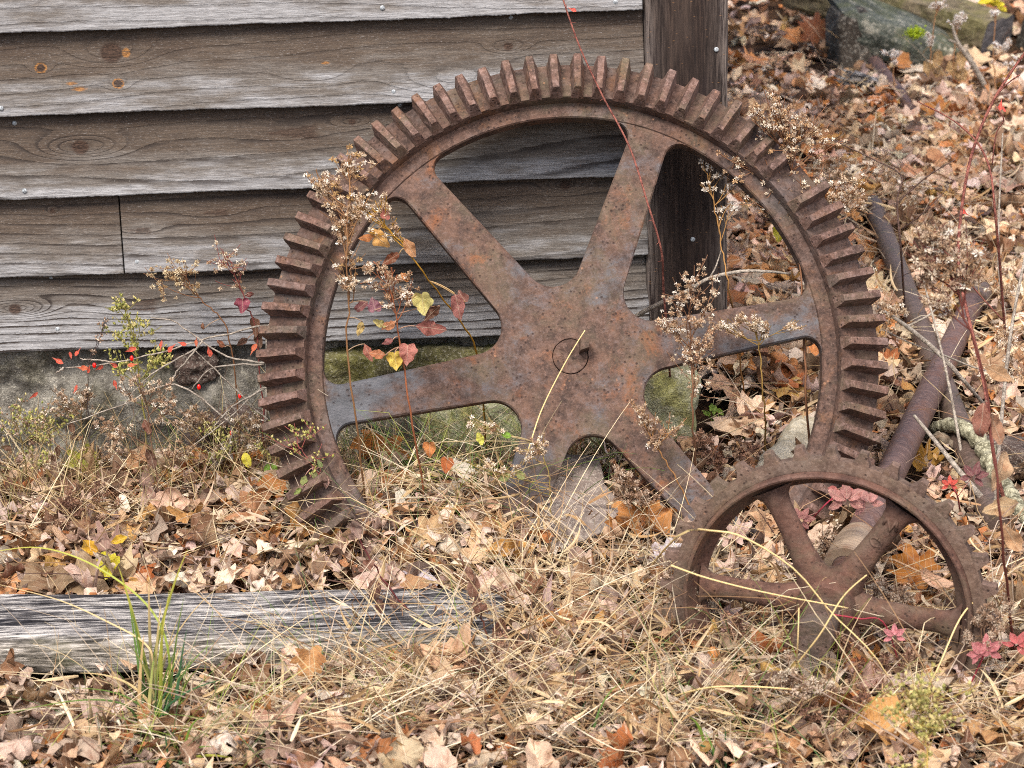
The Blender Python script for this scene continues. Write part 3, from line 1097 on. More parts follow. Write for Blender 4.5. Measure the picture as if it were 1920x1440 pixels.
def window():
    """one window outline in a frame whose +x is the bisector between two spokes; lower half (spoke at -30 deg), from the hub end to the rim"""
    s = -math.pi / 6
    d = np.array((math.cos(s), math.sin(s)))
    n = np.array((-math.sin(s), math.cos(s)))          # towards the window
    A = d * 0.10 + n * half_w(0.10)
    B = d * 0.46 + n * half_w(0.46)
    e = (B - A) / np.linalg.norm(B - A)
    ne = np.array((-e[1], e[0]))
    # hub fillet: circle centred on the bisector, tangent to the edge
    rho = 0.052
    # centre (cx,0): distance to line A+e t = rho
    # ne.(C-A)=rho
    cx = (rho + ne @ A) / ne[0]
    Ch = np.array((cx, 0.0))
    th = Ch - ne * rho
    a0, a1 = math.pi, math.atan2(*(th - Ch)[::-1])
    if a1 < 0:
        a1 += 2 * math.pi
    hub = [Ch + rho * np.array((math.cos(t), math.sin(t))) for t in np.linspace(a0, a1, 10)]
    # rim fillet
    r2 = 0.030
    lo, hi = 0.2, 0.5
    for _ in range(60):
        mid = (lo + hi) / 2
        C = A + e * mid + ne * r2
        if np.linalg.norm(C) > R_IN - r2:
            hi = mid
        else:
            lo = mid
    Cr = A + e * lo + ne * r2
    tl = Cr - ne * r2
    tr = Cr / np.linalg.norm(Cr) * R_IN
    b0 = math.atan2(*(tl - Cr)[::-1])
    b1 = math.atan2(*(tr - Cr)[::-1])
    while b1 < b0:
        b1 += 2 * math.pi
    rim = [Cr + r2 * np.array((math.cos(t), math.sin(t))) for t in np.linspace(b0, b1, 8)]
    return hub, tl, rim


WH, WTL, WRIM = window()
CUT = 0.235
TH = 0.030
ZF = 0.0


def rot2(p, a):
    c, s = math.cos(a), math.sin(a)
    return np.array((p[0] * c - p[1] * s, p[0] * s + p[1] * c))


def spoke_side(k, sign):
    """edge of spoke k in order from the hub fillet outwards; sign=+1: its anticlockwise side"""
    # anticlockwise side of spoke k borders the window whose bisector is SP[k]+30deg, in which spoke k sits at -30 deg
    if sign > 0:
        a = SP[k] + math.pi / 6
        f = lambda p: rot2(p, a)
    else:
        a = SP[k] - math.pi / 6
        f = lambda p: rot2((p[0], -p[1]), a)
    return [f(p) for p in WH], f(WTL), [f(p) for p in WRIM]


def cut_point(k, sign):
    h, tl, rm = spoke_side(k, sign)
    d = np.array((math.cos(SP[k]), math.sin(SP[k])))
    p, q = h[-1], tl
    t = (CUT - d @ p) / (d @ (q - p))
    return p + (q - p) * t


def inset(p, c, amt):
    v = np.asarray(c) - np.asarray(p)
    return np.asarray(p) + v / (np.linalg.norm(v) + 1e-9) * amt


BV = 0.0028
# hub plate: outline built sector by sector
out, ins = [], []
for k in range(6):
    d = np.array((math.cos(SP[k]), math.sin(SP[k])))
    r_, l_ = cut_point(k, -1), cut_point(k, 1)
    hr, _, _ = spoke_side(k, -1)
    hl, _, _ = spoke_side(k, 1)
    # coming in along the clockwise side of spoke k up to the cut, across it and back down
    for q in range(9, 0, -1):
        pass
    seq = [(p, None) for p in hr[1:]] + [(r_, l_), (l_, r_)] + [(p, None) for p in hl[::-1]]
    for p, c in seq:
        out.append(p)
        ins.append(inset(p, c if c is not None else (0, 0), BV))
out, ins = np.array(out) * GS, np.array(ins) * GS
n = len(out)


def z3(p, z):
    return np.concatenate([p, np.full((len(p), 1), z)], 1)


# front face: shallow recess of the hub plate around the plugged bore
RB = 0.0320
a = np.arctan2(ins[:, 1], ins[:, 0])
HC = np.array((-0.004, 0.008)) * GS


def circ(r, z):
    return np.stack([HC[0] + r * np.cos(a), HC[1] + r * np.sin(a), np.full(n, z)], -1)


mid = z3(ins * 0.55, ZF)
V, F = ring_mesh([z3(out, ZF - TH), z3(out, ZF - BV), z3(ins, ZF), mid, circ(RB + 0.0012, ZF), circ(RB + 0.0002, ZF - 0.006)][::1])
mb = MB()
mb.add(V, F)
hubp = mb.build('hub_plate', M_web, gear)
# back face
mb = MB()
Vb = np.concatenate([z3(out, ZF - TH), [(0, 0, ZF - TH)]])
j = np.arange(n)
mb.add(Vb, [np.stack([(j + 1) % n, j, np.full(n, n)], -1)])
Vb, Fb = lathe([(0.0001, -TH), (0.075, -TH), (0.072, -0.085), (0.0001, -0.085)], 48, False)
Vb = Vb * (GS, GS, 1)
mb.add(Vb, Fb)
mb.build('hub_boss', M_web, gear)
# plugged bore, rough
V, F = lathe([(0.0001, -0.0028), (0.008, -0.0022), (0.016, -0.0030), (0.023, -0.0022), (0.0292, -0.0022), (0.0302, -0.0026), (0.0306, -0.0040), (0.0306, -0.012), (0.0001, -0.012)], 56, False)
V = V * (1.034, 1.034, 1) + np.array([(HC[0] - 0.0001, HC[1] + 0.0005, 0.0012 * mnoise.fractal(Vector(v) * 160, 0.8, 2, 4)) for v in V]) * np.array((1, 1, 1))
mb = MB()
mb.add(V, F)
mb.build('bore_plug', M_rim, gear)
# key stub
mb = MB()
ks = np.array([(-0.009, -0.012), (0.009, -0.007), (0.0095, 0.009), (-0.008, 0.013)])
kc = np.array((0.021, 0.024))
L0 = np.concatenate([ks + kc, np.full((4, 1), -0.004)], 1)
L1 = np.concatenate([ks * 0.95 + kc, np.full((4, 1), 0.030)], 1)
L2 = np.concatenate([ks * 0.82 + kc + (0.001, 0), np.full((4, 1), 0.034)], 1)
V, F = ring_mesh([L0, L1, L2])
mb.add(V, F + [np.array([(8, 9, 10, 11)])])
mb.build('key', M_rim, gear)

# spokes
for k in range(6):
    _, tlr, rr_ = spoke_side(k, -1)
    _, tll, rl_ = spoke_side(k, 1)
    cr, cl = cut_point(k, -1), cut_point(k, 1)
    right = [cr] + [cr + (tlr - cr) * t for t in (0.33, 0.66)] + rr_
    left = [cl] + [cl + (tll - cl) * t for t in (0.33, 0.66)] + rl_
    rows = []
    d = SP[k]
    for p, q in zip(right, left):
        row = []
        for t in np.linspace(0, 1, 6):
            row.append(p + (q - p) * t)
        rows.append(row)
    # run on a little under the rim
    last = [np.array(p) for p in rows[-1]]
    rim_row = []
    a0, a1 = math.atan2(*last[0][::-1]), math.atan2(*last[-1][::-1])
    if a1 < a0:
        a1 += 2 * math.pi
    for t in np.linspace(a0, a1, 6):
        rim_row.append(R_IN * np.array((math.cos(t), math.sin(t))))
    rows.append(rim_row)
    rows = np.array(rows) * GS
    nr = len(rows)
    V = []
    for r_ in rows:
        p, q = r_[0], r_[-1]
        V += [(*p, -TH), (*p, -BV), (*inset(p, q, BV), 0)] + [(*x, 0) for x in r_[1:-1]] + [(*inset(q, p, BV), 0), (*q, -BV), (*q, -TH)]
    m = 10
    i = (np.arange(nr - 1)[:, None] * m + np.arange(m)[None, :]).ravel()
    i2 = (np.arange(nr - 1)[:, None] * m + (np.arange(m)[None, :] + 1) % m).ravel()
    mb = MB()
    mb.add(V, [np.stack([i, i + m, i2 + m, i2], -1)])
    mb.build('spoke', M_web, gear)

# rim: smooth inner ring with the raised tooth ring round it
ZR = 0.026
prof = [(R_IN, -0.034), (R_IN, -0.0025), (R_IN + 0.0025, 0.0006), (0.4835, 0.0006), (0.486, 0.002), (0.4905, ZR - 0.003), (0.4925, ZR),
        (0.5660, ZR - 0.0465), (0.5665, ZR - 0.050), (0.552, ZR - 0.072), (0.49, ZR - 0.062)]
prof = [(r * GS, z) for r, z in prof]
V, F = lathe(prof, 360)
mb = MB()
mb.add(V, F)
mb.build('rim', M_rim, gear, 'sharp')


def tooth_mesh(seed, chip):
    rr = np.random.default_rng(seed)
    a0 = np.array((0.4915, ZR - 0.001))
    a1 = np.array((0.5655, ZR - 0.0475))
    t = (a1 - a0) / np.linalg.norm(a1 - a0)
    nrm = np.array((-t[1], t[0]))
    nrm = nrm if nrm[1] > 0 else -nrm
    V = []
    secs = [(0.0, 0.86), (0.02, 0.90), (0.25, 0.92), (0.5, 0.95), (0.75, 0.975), (0.97, 1.0), (1.0, 0.97)]
    prof = [(-1.06, -0.10), (-1.0, 0.06), (-0.84, 0.36), (-0.66, 0.72), (-0.55, 0.93), (-0.47, 1.0), (0.47, 1.0), (0.55, 0.93), (0.66, 0.72), (0.84, 0.36), (1.0, 0.06), (1.06, -0.10)]
    for s, f in secs:
        sc = 0.87 + 0.13 * s
        c = a0 + (a1 - a0) * s
        for (w, h) in prof:
            end = (1 - 0.03 * (s in (0.0, 1.0)))
            hh = h * 0.0315 * sc * end
            ww = w * 0.0132 * sc * (0.97 if s in (0.0, 1.0) else 1)
            if chip and h > 0.8 and s > 0.7:
                hh -= 0.005 * rr.random()
            ww += rr.normal(0, 0.00035)
            hh += rr.normal(0, 0.00045)
            p = c + nrm * hh
            V.append((p[0] * GS, ww, p[1]))
    m = len(prof)
    ns = len(secs)
    i = (np.arange(ns - 1)[:, None] * m + np.arange(m - 1)[None, :]).ravel()
    mb = MB()
    mb.add(V, [np.stack([i, i + 1, i + 1 + m, i + m], -1), np.array([list(range(m))[::-1]]), np.array([[(ns - 1) * m + q for q in range(m)]])])
    return mb


NT_ = 80
protos = []
for q in range(6):
    o = tooth_mesh(q, q >= 4).build('tooth', M_tooth, gear)
    protos.append(o)
for k in range(NT_):
    if k == 8:          # one tooth is broken away at the upper right
        continue
    if k < 6:
        o = protos[k]
    else:
        o = protos[int(rng.integers(0, 6))].copy()
        COL.objects.link(o)
        o.parent = gear
    o.rotation_euler = (0, 0, 2 * math.pi * k / NT_ + R(1.1))

# ------------------------------------------------------------------ small spur gear keyed on its shaft
SHUB = P(1553, 1132, -0.97)
FAR = np.array(G(1838, 538, 0.055))
ax = (FAR - SHUB) / np.linalg.norm(FAR - SHUB)
SLEN = np.linalg.norm(FAR - SHUB)
zl = Vector(-ax)
xl = Vector((0, 0, 1)).cross(zl).normalized()
yl = zl.cross(xl)
sg = thing('spur_gear_shaft', 'small rusty six-spoked spur gear fixed on a long shaft, sunk in dry grass', 'gear', SHUB)
sg.matrix_world = Matrix(((xl.x, yl.x, zl.x, SHUB[0]), (xl.y, yl.y, zl.y, SHUB[1]), (xl.z, yl.z, zl.z, SHUB[2]), (0, 0, 0, 1)))
print('small hub', SHUB, 'shaft len', SLEN, 'big hub', HUB)
RS = 0.247
prof = [(RS, 0.003), (RS, 0.0215), (RS - 0.0015, 0.0225), (0.2280, 0.0225), (0.2274, 0.0300), (0.2262, 0.0345), (0.2235, 0.0365), (0.2205, 0.0355), (0.2185, 0.0290),
        (0.2120, 0.010), (0.2060, 0.000), (0.2005, -0.004), (0.1985, -0.008), (0.200, -0.016), (0.206, -0.020), (0.222, -0.020), (0.228, -0.006), (0.240, 0.000)]
face_ = prof[:4] + [(0.2268, 0.0180), (0.2280, -0.006), (0.240, 0.000)]
V, F = lathe(face_, 200)
mb = MB()
mb.add(V, F)
mb.build('rim', M_rimface, sg, 'sharp')
bead_ = [(0.2276, 0.0150)] + prof[4:-1]
V, F = lathe(bead_, 200)
mb = MB()
mb.add(V, F)
mb.build('inner_rim', M_small, sg, 'sharp')
# teeth
NS = 33


def small_tooth(seed):
    rr = np.random.default_rng(seed)
    V = []
    prof = [(-0.0140, -0.004), (-0.0125, 0.002), (-0.0085, 0.0095), (-0.0064, 0.0185), (-0.0054, 0.0202), (0.0054, 0.0202), (0.0064, 0.0185), (0.0085, 0.0095), (0.0125, 0.002), (0.0140, -0.004)]
    for z, s in ((0.003, 0.95), (0.0045, 1), (0.010, 1), (0.015, 1), (0.0205, 1), (0.0222, 0.95)):
        for w, h in prof:
            V.append((RS + h * (s if h > 0 else 1) + rr.normal(0, 0.0003), w * s + rr.normal(0, 0.0003), z))
    m = len(prof)
    i = (np.arange(5)[:, None] * m + np.arange(m - 1)[None, :]).ravel()
    mb = MB()
    mb.add(V, [np.stack([i, i + 1, i + 1 + m, i + m], -1), np.array([list(range(m))[::-1]]), np.array([[5 * m + q for q in range(m)]])])
    return mb


protos = [small_tooth(q).build('tooth', M_smalltooth, sg) for q in range(4)]
for k in range(NS):
    if k < 4:
        o = protos[k]
    else:
        o = protos[int(rng.integers(0, 4))].copy()
        COL.objects.link(o)
        o.parent = sg
    o.rotation_euler = (0, 0, 2 * math.pi * k / NS + R(2.5))
# spokes: oval arms that swell into hub and rim
SSP = [R(-3 + 60 * k) for k in range(6)]


def oval_loft(stations, ang, nr=20):
    V = []
    t = np.arange(nr) * 2 * math.pi / nr
    ca, sa = math.cos(ang), math.sin(ang)
    for r, w, h, z in stations:
        x = np.full(nr, r)
        y = w * np.cos(t)
        zz = z + h * np.sin(t)
        V.append(np.stack([x * ca - y * sa, x * sa + y * ca, zz], -1))
    V = np.concatenate(V)
    ns = len(stations)
    i = (np.arange(ns - 1)[:, None] * nr + np.arange(nr)[None, :]).ravel()
    k = (np.arange(ns - 1)[:, None] * nr + (np.arange(nr)[None, :] + 1) % nr).ravel()
    return V, [np.stack([i, k, k + nr, i + nr], -1)]


mark_parent = None
for k in range(6):
    V, F = oval_loft([(0.030, 0.036, 0.020, 0.0), (0.052, 0.030, 0.018, 0.002), (0.070, 0.0235, 0.0155, 0.002), (0.095, 0.0205, 0.0135, 0.002), (0.14, 0.0185, 0.012, 0.0),
                      (0.175, 0.019, 0.012, 0.0), (0.190, 0.022, 0.0125, 0.0), (0.200, 0.030, 0.0125, 0.0), (0.206, 0.042, 0.011, 0.0)], SSP[k])
    mb = MB()
    mb.add(V, F)
    o = mb.build('spoke', M_small, sg, True)
    if k == 1:
        mark_parent = o
        o['label'] = 'spoke with two raised casting marks'
# raised casting marks: an open N near the rim and an O below it
ang = SSP[1]
er, et = np.array((math.cos(ang), math.sin(ang))), np.array((-math.sin(ang), math.cos(ang)))


def mk(u, v, z):
    p = er * u + et * v
    return (p[0], p[1], z)


mb = MB()
for path in ([(0.168, 0.010), (0.182, 0.011)], [(0.182, 0.011), (0.166, -0.004), (0.187, -0.003)], [(0.187, -0.003), (0.170, -0.012)]):
    mb.add(*tube([mk(u, v, 0.0105 + (0.0016 if abs(v) < 0.008 else -0.001)) for u, v in path], 0.0026, 7))
mb.build('raised_letter', M_small, mark_parent, True)
mb = MB()
t = np.linspace(0, 2 * math.pi, 22)
mb.add(*tube([mk(0.137 + 0.0062 * math.cos(q), 0.002 + 0.0092 * math.sin(q), 0.0125 - 0.003 * abs(math.sin(q))) for q in t], 0.0023, 7))
mb.build('raised_letter', M_small, mark_parent, True)
# hub with shaft
V, F = lathe([(0.024, -0.05), (0.044, -0.05), (0.050, -0.02), (0.050, 0.008), (0.047, 0.020), (0.0455, 0.034), (0.043, 0.038), (0.024, 0.039)], 64, True)
mb = MB()
mb.add(V, F)
mb.build('hub', M_small, sg, 'sharp')
V, F = lathe([(0.0001, 0.140), (0.0305, 0.140), (0.0318, 0.137), (0.0318, 0.112), (0.0290, 0.110), (0.0285, 0.04), (0.024, 0.0385)], 44, False)
mb = MB()
mb.add(V, F)
mb.build('shaft_end', M_rim, sg, 'sharp')
V, F = lathe([(0.0001, 0.03), (0.0235, 0.03), (0.0240, 0.01), (0.0255, -0.05), (0.0225, -0.08), (0.0215, -0.22), (0.0255, -0.26),
              (0.0268, -0.30), (0.0272, -0.6), (0.0275, -1.0), (0.027, -1.5), (0.027, -SLEN + 0.12), (0.026, -SLEN + 0.05), (0.0001, -SLEN + 0.05)], 40, False)
# more rings along the length are not needed: the bore is straight
mb = MB()
mb.add(V, F)
mb.build('shaft', M_pipe, sg, 'sharp')
V, F = lathe([(0.0225, -0.150), (0.0360, -0.150), (0.0375, -0.153), (0.0380, -0.190), (0.0372, -0.235), (0.0345, -0.268), (0.0315, -0.285), (0.0275, -0.290), (0.0225, -0.29), (0.0225, -0.21)], 48, True)
mb = MB()
mb.add(V, F)
mb.build('collar', M_collar, sg, 'sharp')
V, F = lathe([(0.0271, -SLEN + 0.15), (0.0330, -SLEN + 0.15), (0.0345, -SLEN + 0.14), (0.0345, -SLEN + 0.055), (0.033, -SLEN + 0.045), (0.0001, -SLEN + 0.045)], 40, False)
mb = MB()
mb.add(V, F)
mb.build('end_cap', M_pipe2, sg, 'sharp')


# ------------------------------------------------------------------ loose pipes
def pipe(name, label, p0, p1, r, mat, bumps=()):
    p0, p1 = np.array(p0), np.array(p1)
    L = np.linalg.norm(p1 - p0)
    zs = np.linspace(0, L, 40)
    prof = [(0.0001, 0.0)] + [(r * (1 + sum(b * math.exp(-((z / L - c) / w) ** 2) for c, w, b in bumps)) + 0.0004 * math.sin(30 * z), z) for z in zs] + [(0.0001, L)]
    V, F = lathe(prof, 32, False)
    mb = MB()
    mb.add(V, F)
    z = Vector(p1 - p0).normalized()
    x = Vector((0, 0, 1)).cross(z).normalized()
    y = z.cross(x)
    o = mb.build(name, mat, None, 'sharp')
    o.matrix_world = Matrix(((x.x, y.x, z.x, p0[0]), (x.y, y.y, z.y, p0[1]), (x.z, y.z, z.z, p0[2]), (0, 0, 0, 1)))
    return tag(o, label, 'pipe')


PIPE2 = (np.array(G(1636, 383, 0.028)), np.array(G(1868, 985, 0.030)))
pipe('iron_pipe', 'long brown iron pipe crossing underneath the gear shaft', *PIPE2, 0.0265, M_pipe2, ((0.08, 0.02, 0.1),))
PIPE3 = (np.array(G(1640, 118, 0.05)), np.array(G(1742, 252, 0.004)))
pipe('iron_pipe', 'short brown pipe end poking out of leaves near the wedge stone', *PIPE3, 0.026, M_pipe, ((0.30, 0.02, -0.12), (0.52, 0.03, 0.14), (0.75, 0.02, -0.1)))


def branch(name, label, cat, pts, rads, mat, group=None, sides=10, n=40, knob=0.0, twigs=()):
    p = smooth_path(pts, n)
    r = np.interp(np.linspace(0, 1, n), np.linspace(0, 1, len(rads)), rads)
    if knob:
        r = r * (1 + knob * np.array([mnoise.noise(Vector((i * 0.33, 2.0, 1.0))) for i in range(n)]))
    mb = MB()
    V, F = tube(p, r, sides)
    if knob:
        V = V + np.array([mnoise.noise_vector(Vector(v) * 90) for v in V]) * r.mean() * 0.25 * knob * 2
    mb.add(V, F)
    for tp, tr in twigs:
        q = smooth_path(tp, 14)
        mb.add(*tube(q, np.linspace(tr, tr * 0.5, 14), 6))
    return tag(mb.build(name, mat, None, True, loc=p[0]), label, cat, group)


branch('lichen_branch', 'crooked dead branch crusted with pale grey green lichen across the iron pipe', 'branch',
       [G(1735, 815, 0.02), G(1760, 800, 0.05), G(1800, 800, 0.08), G(1842, 835, 0.08), G(1862, 880, 0.07), G(1885, 915, 0.06), G(1915, 960, 0.05), G(1960, 1020, 0.03)],
       [0.008, 0.012, 0.015, 0.016, 0.014, 0.015, 0.013, 0.012], M_lichen, None, 14, 90, 0.5)
branch('twig', 'straight pale twig with a rounded tip lying aslant over the gear shaft', 'twig',
       [G(1714, 779, 0.17), G(1760, 835, 0.14), G(1800, 885, 0.10), G(1842, 935, 0.05)], [0.003, 0.004, 0.005, 0.0065], M_greytwig)
branch('twig', 'long whitish forked twig arching over the crossing of shaft and pipe', 'twig',
       [G(1640, 572, 0.05), G(1700, 612, 0.16), G(1760, 662, 0.17), G(1808, 715, 0.12), G(1855, 770, 0.03)], [0.003, 0.0045, 0.005, 0.004, 0.003], M_greytwig, None, 8, 40, 0.2,
       [([G(1700, 612, 0.16), G(1740, 592, 0.19), G(1775, 560, 0.22)], 0.003), ([G(1640, 610, 0.05), G(1700, 640, 0.10), G(1760, 664, 0.16)], 0.002), ([G(1760, 662, 0.17), G(1830, 690, 0.2), G(1880, 700, 0.2)], 0.002)])
branch('twig', 'curved grey twig in the leaves at the right edge', 'twig', [G(1772, 345, 0.02), G(1800, 385, 0.03), G(1835, 425, 0.03), G(1880, 448, 0.03), G(1960, 475, 0.02)],
       [0.004, 0.006, 0.007, 0.008, 0.008], M_greytwig, None, 8, 40, 0.3)
branch('twig', 'pale forked twig standing before the dark stones', 'twig', [G(1858, 185, 0.03), P(1830, 130, 3.0), P(1797, 82, 3.0), P(1786, 52, 3.0)], [0.010, 0.009, 0.007, 0.004], M_greytwig, None, 8, 30, 0.2,
       [([P(1797, 82, 3.0), P(1786, 77, 3.0), P(1778, 75, 3.0)], 0.006), ([P(1836, 140, 3.0), P(1822, 112, 3.0), P(1812, 92, 3.0)], 0.006)])
branch('twig', 'pale crooked twig sticking out behind the right spoke of the big gear', 'twig', [P(1170, 608, -0.08), P(1215, 580, -0.12), P(1290, 545, -0.16), P(1330, 522, -0.18), P(1400, 508, -0.2), P(1482, 513, -0.2)],
       [0.005, 0.0045, 0.004, 0.0035, 0.003, 0.002], M_greytwig, None, 8, 40, 0.3, [([P(1330, 522, -0.18), P(1342, 500, -0.18), P(1352, 470, -0.17)], 0.002)])
for q, (a_, b_, c_, r_) in enumerate((((1862, 1000), (1893, 640), (1955, 330), 0.004), ((1812, 905), (1775, 700), (1730, 520), 0.0035), ((1893, 640), (1872, 480), (1880, 250), 0.0035))):
    branch('cane', ('straight pale cane leaning right at the edge of the leaves', 'thin grey cane rising beside the far pipe', 'upright pale cane at the far right')[q], 'cane',
           [G(*a_, 0.0), P(*b_, G(*a_)[1] + 0.1), P(*c_, G(*a_)[1] + 0.25)], [r_, r_ * 0.8, r_ * 0.5], M_greytwig, None, 7, 24, 0.2)
# ------------------------------------------------------------------ leaves
def project(p):
    v = np.asarray(p, float) - CAM
    d = v @ _F
    return np.stack([960 + FPX * (v @ _RT) / d, 720 - FPX * (v @ _UP) / d], -1)


OUTL = {
    'maple': [(-90, 0.30), (-62, 0.66), (-40, 0.78), (-28, 0.52), (-12, 0.70), (6, 1.0), (18, 0.66), (30, 0.52), (44, 0.80), (56, 0.98), (66, 0.70), (76, 0.62), (90, 1.14)],
    'sycamore': [(-90, 0.42), (-60, 0.72), (-35, 0.92), (-15, 0.80), (5, 1.02), (22, 0.80), (38, 0.74), (55, 1.0), (70, 0.84), (90, 1.10)],
    'ovate': [(-90, 0.92), (-70, 0.74), (-45, 0.60), (-20, 0.54), (0, 0.52), (25, 0.52), (50, 0.60), (72, 0.80), (90, 1.12)],
    'heart': [(-90, 0.42), (-72, 0.62), (-45, 0.74), (-15, 0.74), (15, 0.68), (45, 0.66), (70, 0.78), (90, 1.12)],
    'oak': [(-90, 1.0), (-78, 0.58), (-62, 0.38), (-48, 0.62), (-32, 0.66), (-20, 0.36), (0, 0.58), (16, 0.62), (30, 0.36), (50, 0.66), (60, 0.72), (70, 0.55), (90, 1.05)],
    'spoon': [(-90, 1.0), (-82, 0.5), (-60, 0.24), (-20, 0.26), (20, 0.36), (50, 0.52), (72, 0.74), (90, 0.92)],
    'narrow': [(-90, 1.0), (-80, 0.62), (-50, 0.30), (0, 0.22), (50, 0.31), (80, 0.66), (90, 1.05)],
    'frag': [(-90, 0.6), (-50, 0.8), (-20, 0.5), (10, 0.9), (40, 0.6), (70, 0.95), (90, 0.55)],
}


def leaf_batch(mb, kind, pos, size, yaw, tilt, tdir, col, nth=30, rings=3, curl=1.0, crumple=1.0, seed=0, fold=None, roll=None):
    r = np.random.default_rng(seed)
    pos = np.asarray(pos, float).reshape(-1, 3)
    N = len(pos)
    if N == 0:
        return
    size = np.broadcast_to(np.asarray(size, float), (N,))
    key = OUTL[kind]
    th = np.arange(nth) * 2 * math.pi / nth - math.pi / 2
    deg = np.degrees(np.arcsin(np.clip(np.sin(th), -1, 1)))
    Rr = np.interp(deg, [k[0] for k in key], [k[1] for k in key])
    jit = 1 + (0.22 if kind == 'frag' else 0.09) * r.normal(size=(N, nth))
    jit = 0.6 * jit + 0.2 * np.roll(jit, 1, 1) + 0.2 * np.roll(jit, -1, 1) if kind != 'frag' else jit
    tt = np.array([0.42, 0.76, 1.0]) if rings == 3 else np.array([0.6, 1.0])
    RR = Rr[None, :] * np.clip(jit, 0.4, 1.5)                            # N,nth
    rad = RR[:, None, :] * tt[None, :, None]                       # N,rings,nth
    x = (rad * np.cos(th)).reshape(N, -1)
    y = (rad * np.sin(th)).reshape(N, -1)
    x = np.concatenate([np.zeros((N, 1)), x], 1)
    y = np.concatenate([np.zeros((N, 1)), y], 1)
    t = np.concatenate([[0], np.repeat(tt, nth)])[None, :]
    thv = np.concatenate([[0], np.tile(th, len(tt))])[None, :]
    lx, ly = x.copy(), y.copy()
    u = lambda a, b: r.uniform(a, b, (N, 1))
    fo = u(-0.05, 0.45) * curl if fold is None else np.full((N, 1), fold)
    z = fo * np.abs(x) + u(-0.25, 0.35) * curl * (x ** 2 + y ** 2)
    z = z + u(0.03, 0.16) * crumple * np.sin(np.round(u(2, 6)) * thv + u(0, 6.3)) * t ** 2
    for _ in range(3):
        z = z + u(0.02, 0.10) * crumple * np.sin(u(-7, 7) * x + u(-7, 7) * y + u(0, 6.3))
    # roll round a random axis
    psi = u(0, 6.28)
    kap = (r.normal(0, 0.75, (N, 1)) * curl) if roll is None else np.full((N, 1), roll)
    kap = np.where(np.abs(kap) < 0.05, 0.05, kap)
    kap = np.clip(kap, -2.4, 2.4)
    p = x * np.cos(psi) + y * np.sin(psi)
    q = -x * np.sin(psi) + y * np.cos(psi)
    pn = (1 / kap - z) * np.sin(kap * p)
    z = 1 / kap - (1 / kap - z) * np.cos(kap * p)
    x = pn * np.cos(psi) - q * np.sin(psi)
    y = pn * np.sin(psi) + q * np.cos(psi)
    s = (size / 2)[:, None]
    x, y, z = x * s, y * s, z * s
    # yaw, then tilt about a horizontal axis
    yaw, tilt, tdir = (np.broadcast_to(np.asarray(a, float), (N,))[:, None] for a in (yaw, tilt, tdir))
    x, y = x * np.cos(yaw) - y * np.sin(yaw), x * np.sin(yaw) + y * np.cos(yaw)
    a, b = np.cos(tdir), np.sin(tdir)
    al = x * a + y * b
    ac = -x * b + y * a
    al, z = al * np.cos(tilt) - z * np.sin(tilt), al * np.sin(tilt) + z * np.cos(tilt)
    x, y = al * a - ac * b, al * b + ac * a
    V = np.stack([x, y, z], -1) + pos[:, None, :]
    nv = V.shape[1]
    j = np.arange(nth)
    T = np.stack([np.zeros(nth, int), 1 + j, 1 + (j + 1) % nth], -1)
    Q = []
    for k in range(len(tt) - 1):
        b0, b1 = 1 + k * nth, 1 + (k + 1) * nth
        Q.append(np.stack([b0 + j, b1 + j, b1 + (j + 1) % nth, b0 + (j + 1) % nth], -1))
    Q = np.concatenate(Q)
    off = (np.arange(N) * nv)[:, None, None]
    T = (T[None] + off).reshape(-1, 3)
    Q = (Q[None] + off).reshape(-1, 4)
    c = np.broadcast_to(np.asarray(col, float).reshape(-1, 1, 3), (N, nv, 3))
    lc = np.stack([lx, ly, np.broadcast_to(r.uniform(0, 1, (N, 1)), lx.shape)], -1)
    mb.add(V.reshape(-1, 3), [Q, T], c.reshape(-1, 3), lc.reshape(-1, 3))


PAL = np.array([lin(*c) for c in (
    (190, 160, 130), (206, 180, 152), (180, 146, 114), (184, 160, 144), (208, 188, 170), (168, 126, 88), (182, 122, 70), (160, 102, 60), (128, 94, 68), (104, 76, 57),
    (84, 64, 51), (170, 150, 134), (146, 118, 94), (218, 202, 184), (172, 130, 74), (136, 112, 95))])
PW_NEAR = np.array([9, 9, 7, 9, 8, 5, 3, 3, 6, 6, 5, 9, 8, 5, 2, 7], float)
PW_FAR = np.array([11, 11, 9, 7, 9, 7, 5, 3, 5, 4, 3, 6, 7, 6, 3, 5], float)


def cols(n, w, r, k=0.92):
    c = PAL[r.choice(len(PAL), n, p=w / w.sum())] * k
    return np.clip(c * (1 + 0.12 * r.normal(size=(n, 1))) * (1 + 0.04 * r.normal(size=(n, 3))), 0.01, 0.9)


def seg_dist(xy, a, b):
    a, b = np.asarray(a)[:2], np.asarray(b)[:2]
    t = np.clip(((xy - a) @ (b - a)) / ((b - a) @ (b - a)), 0, 1)
    return np.linalg.norm(xy - (a + t[:, None] * (b - a)), axis=1)


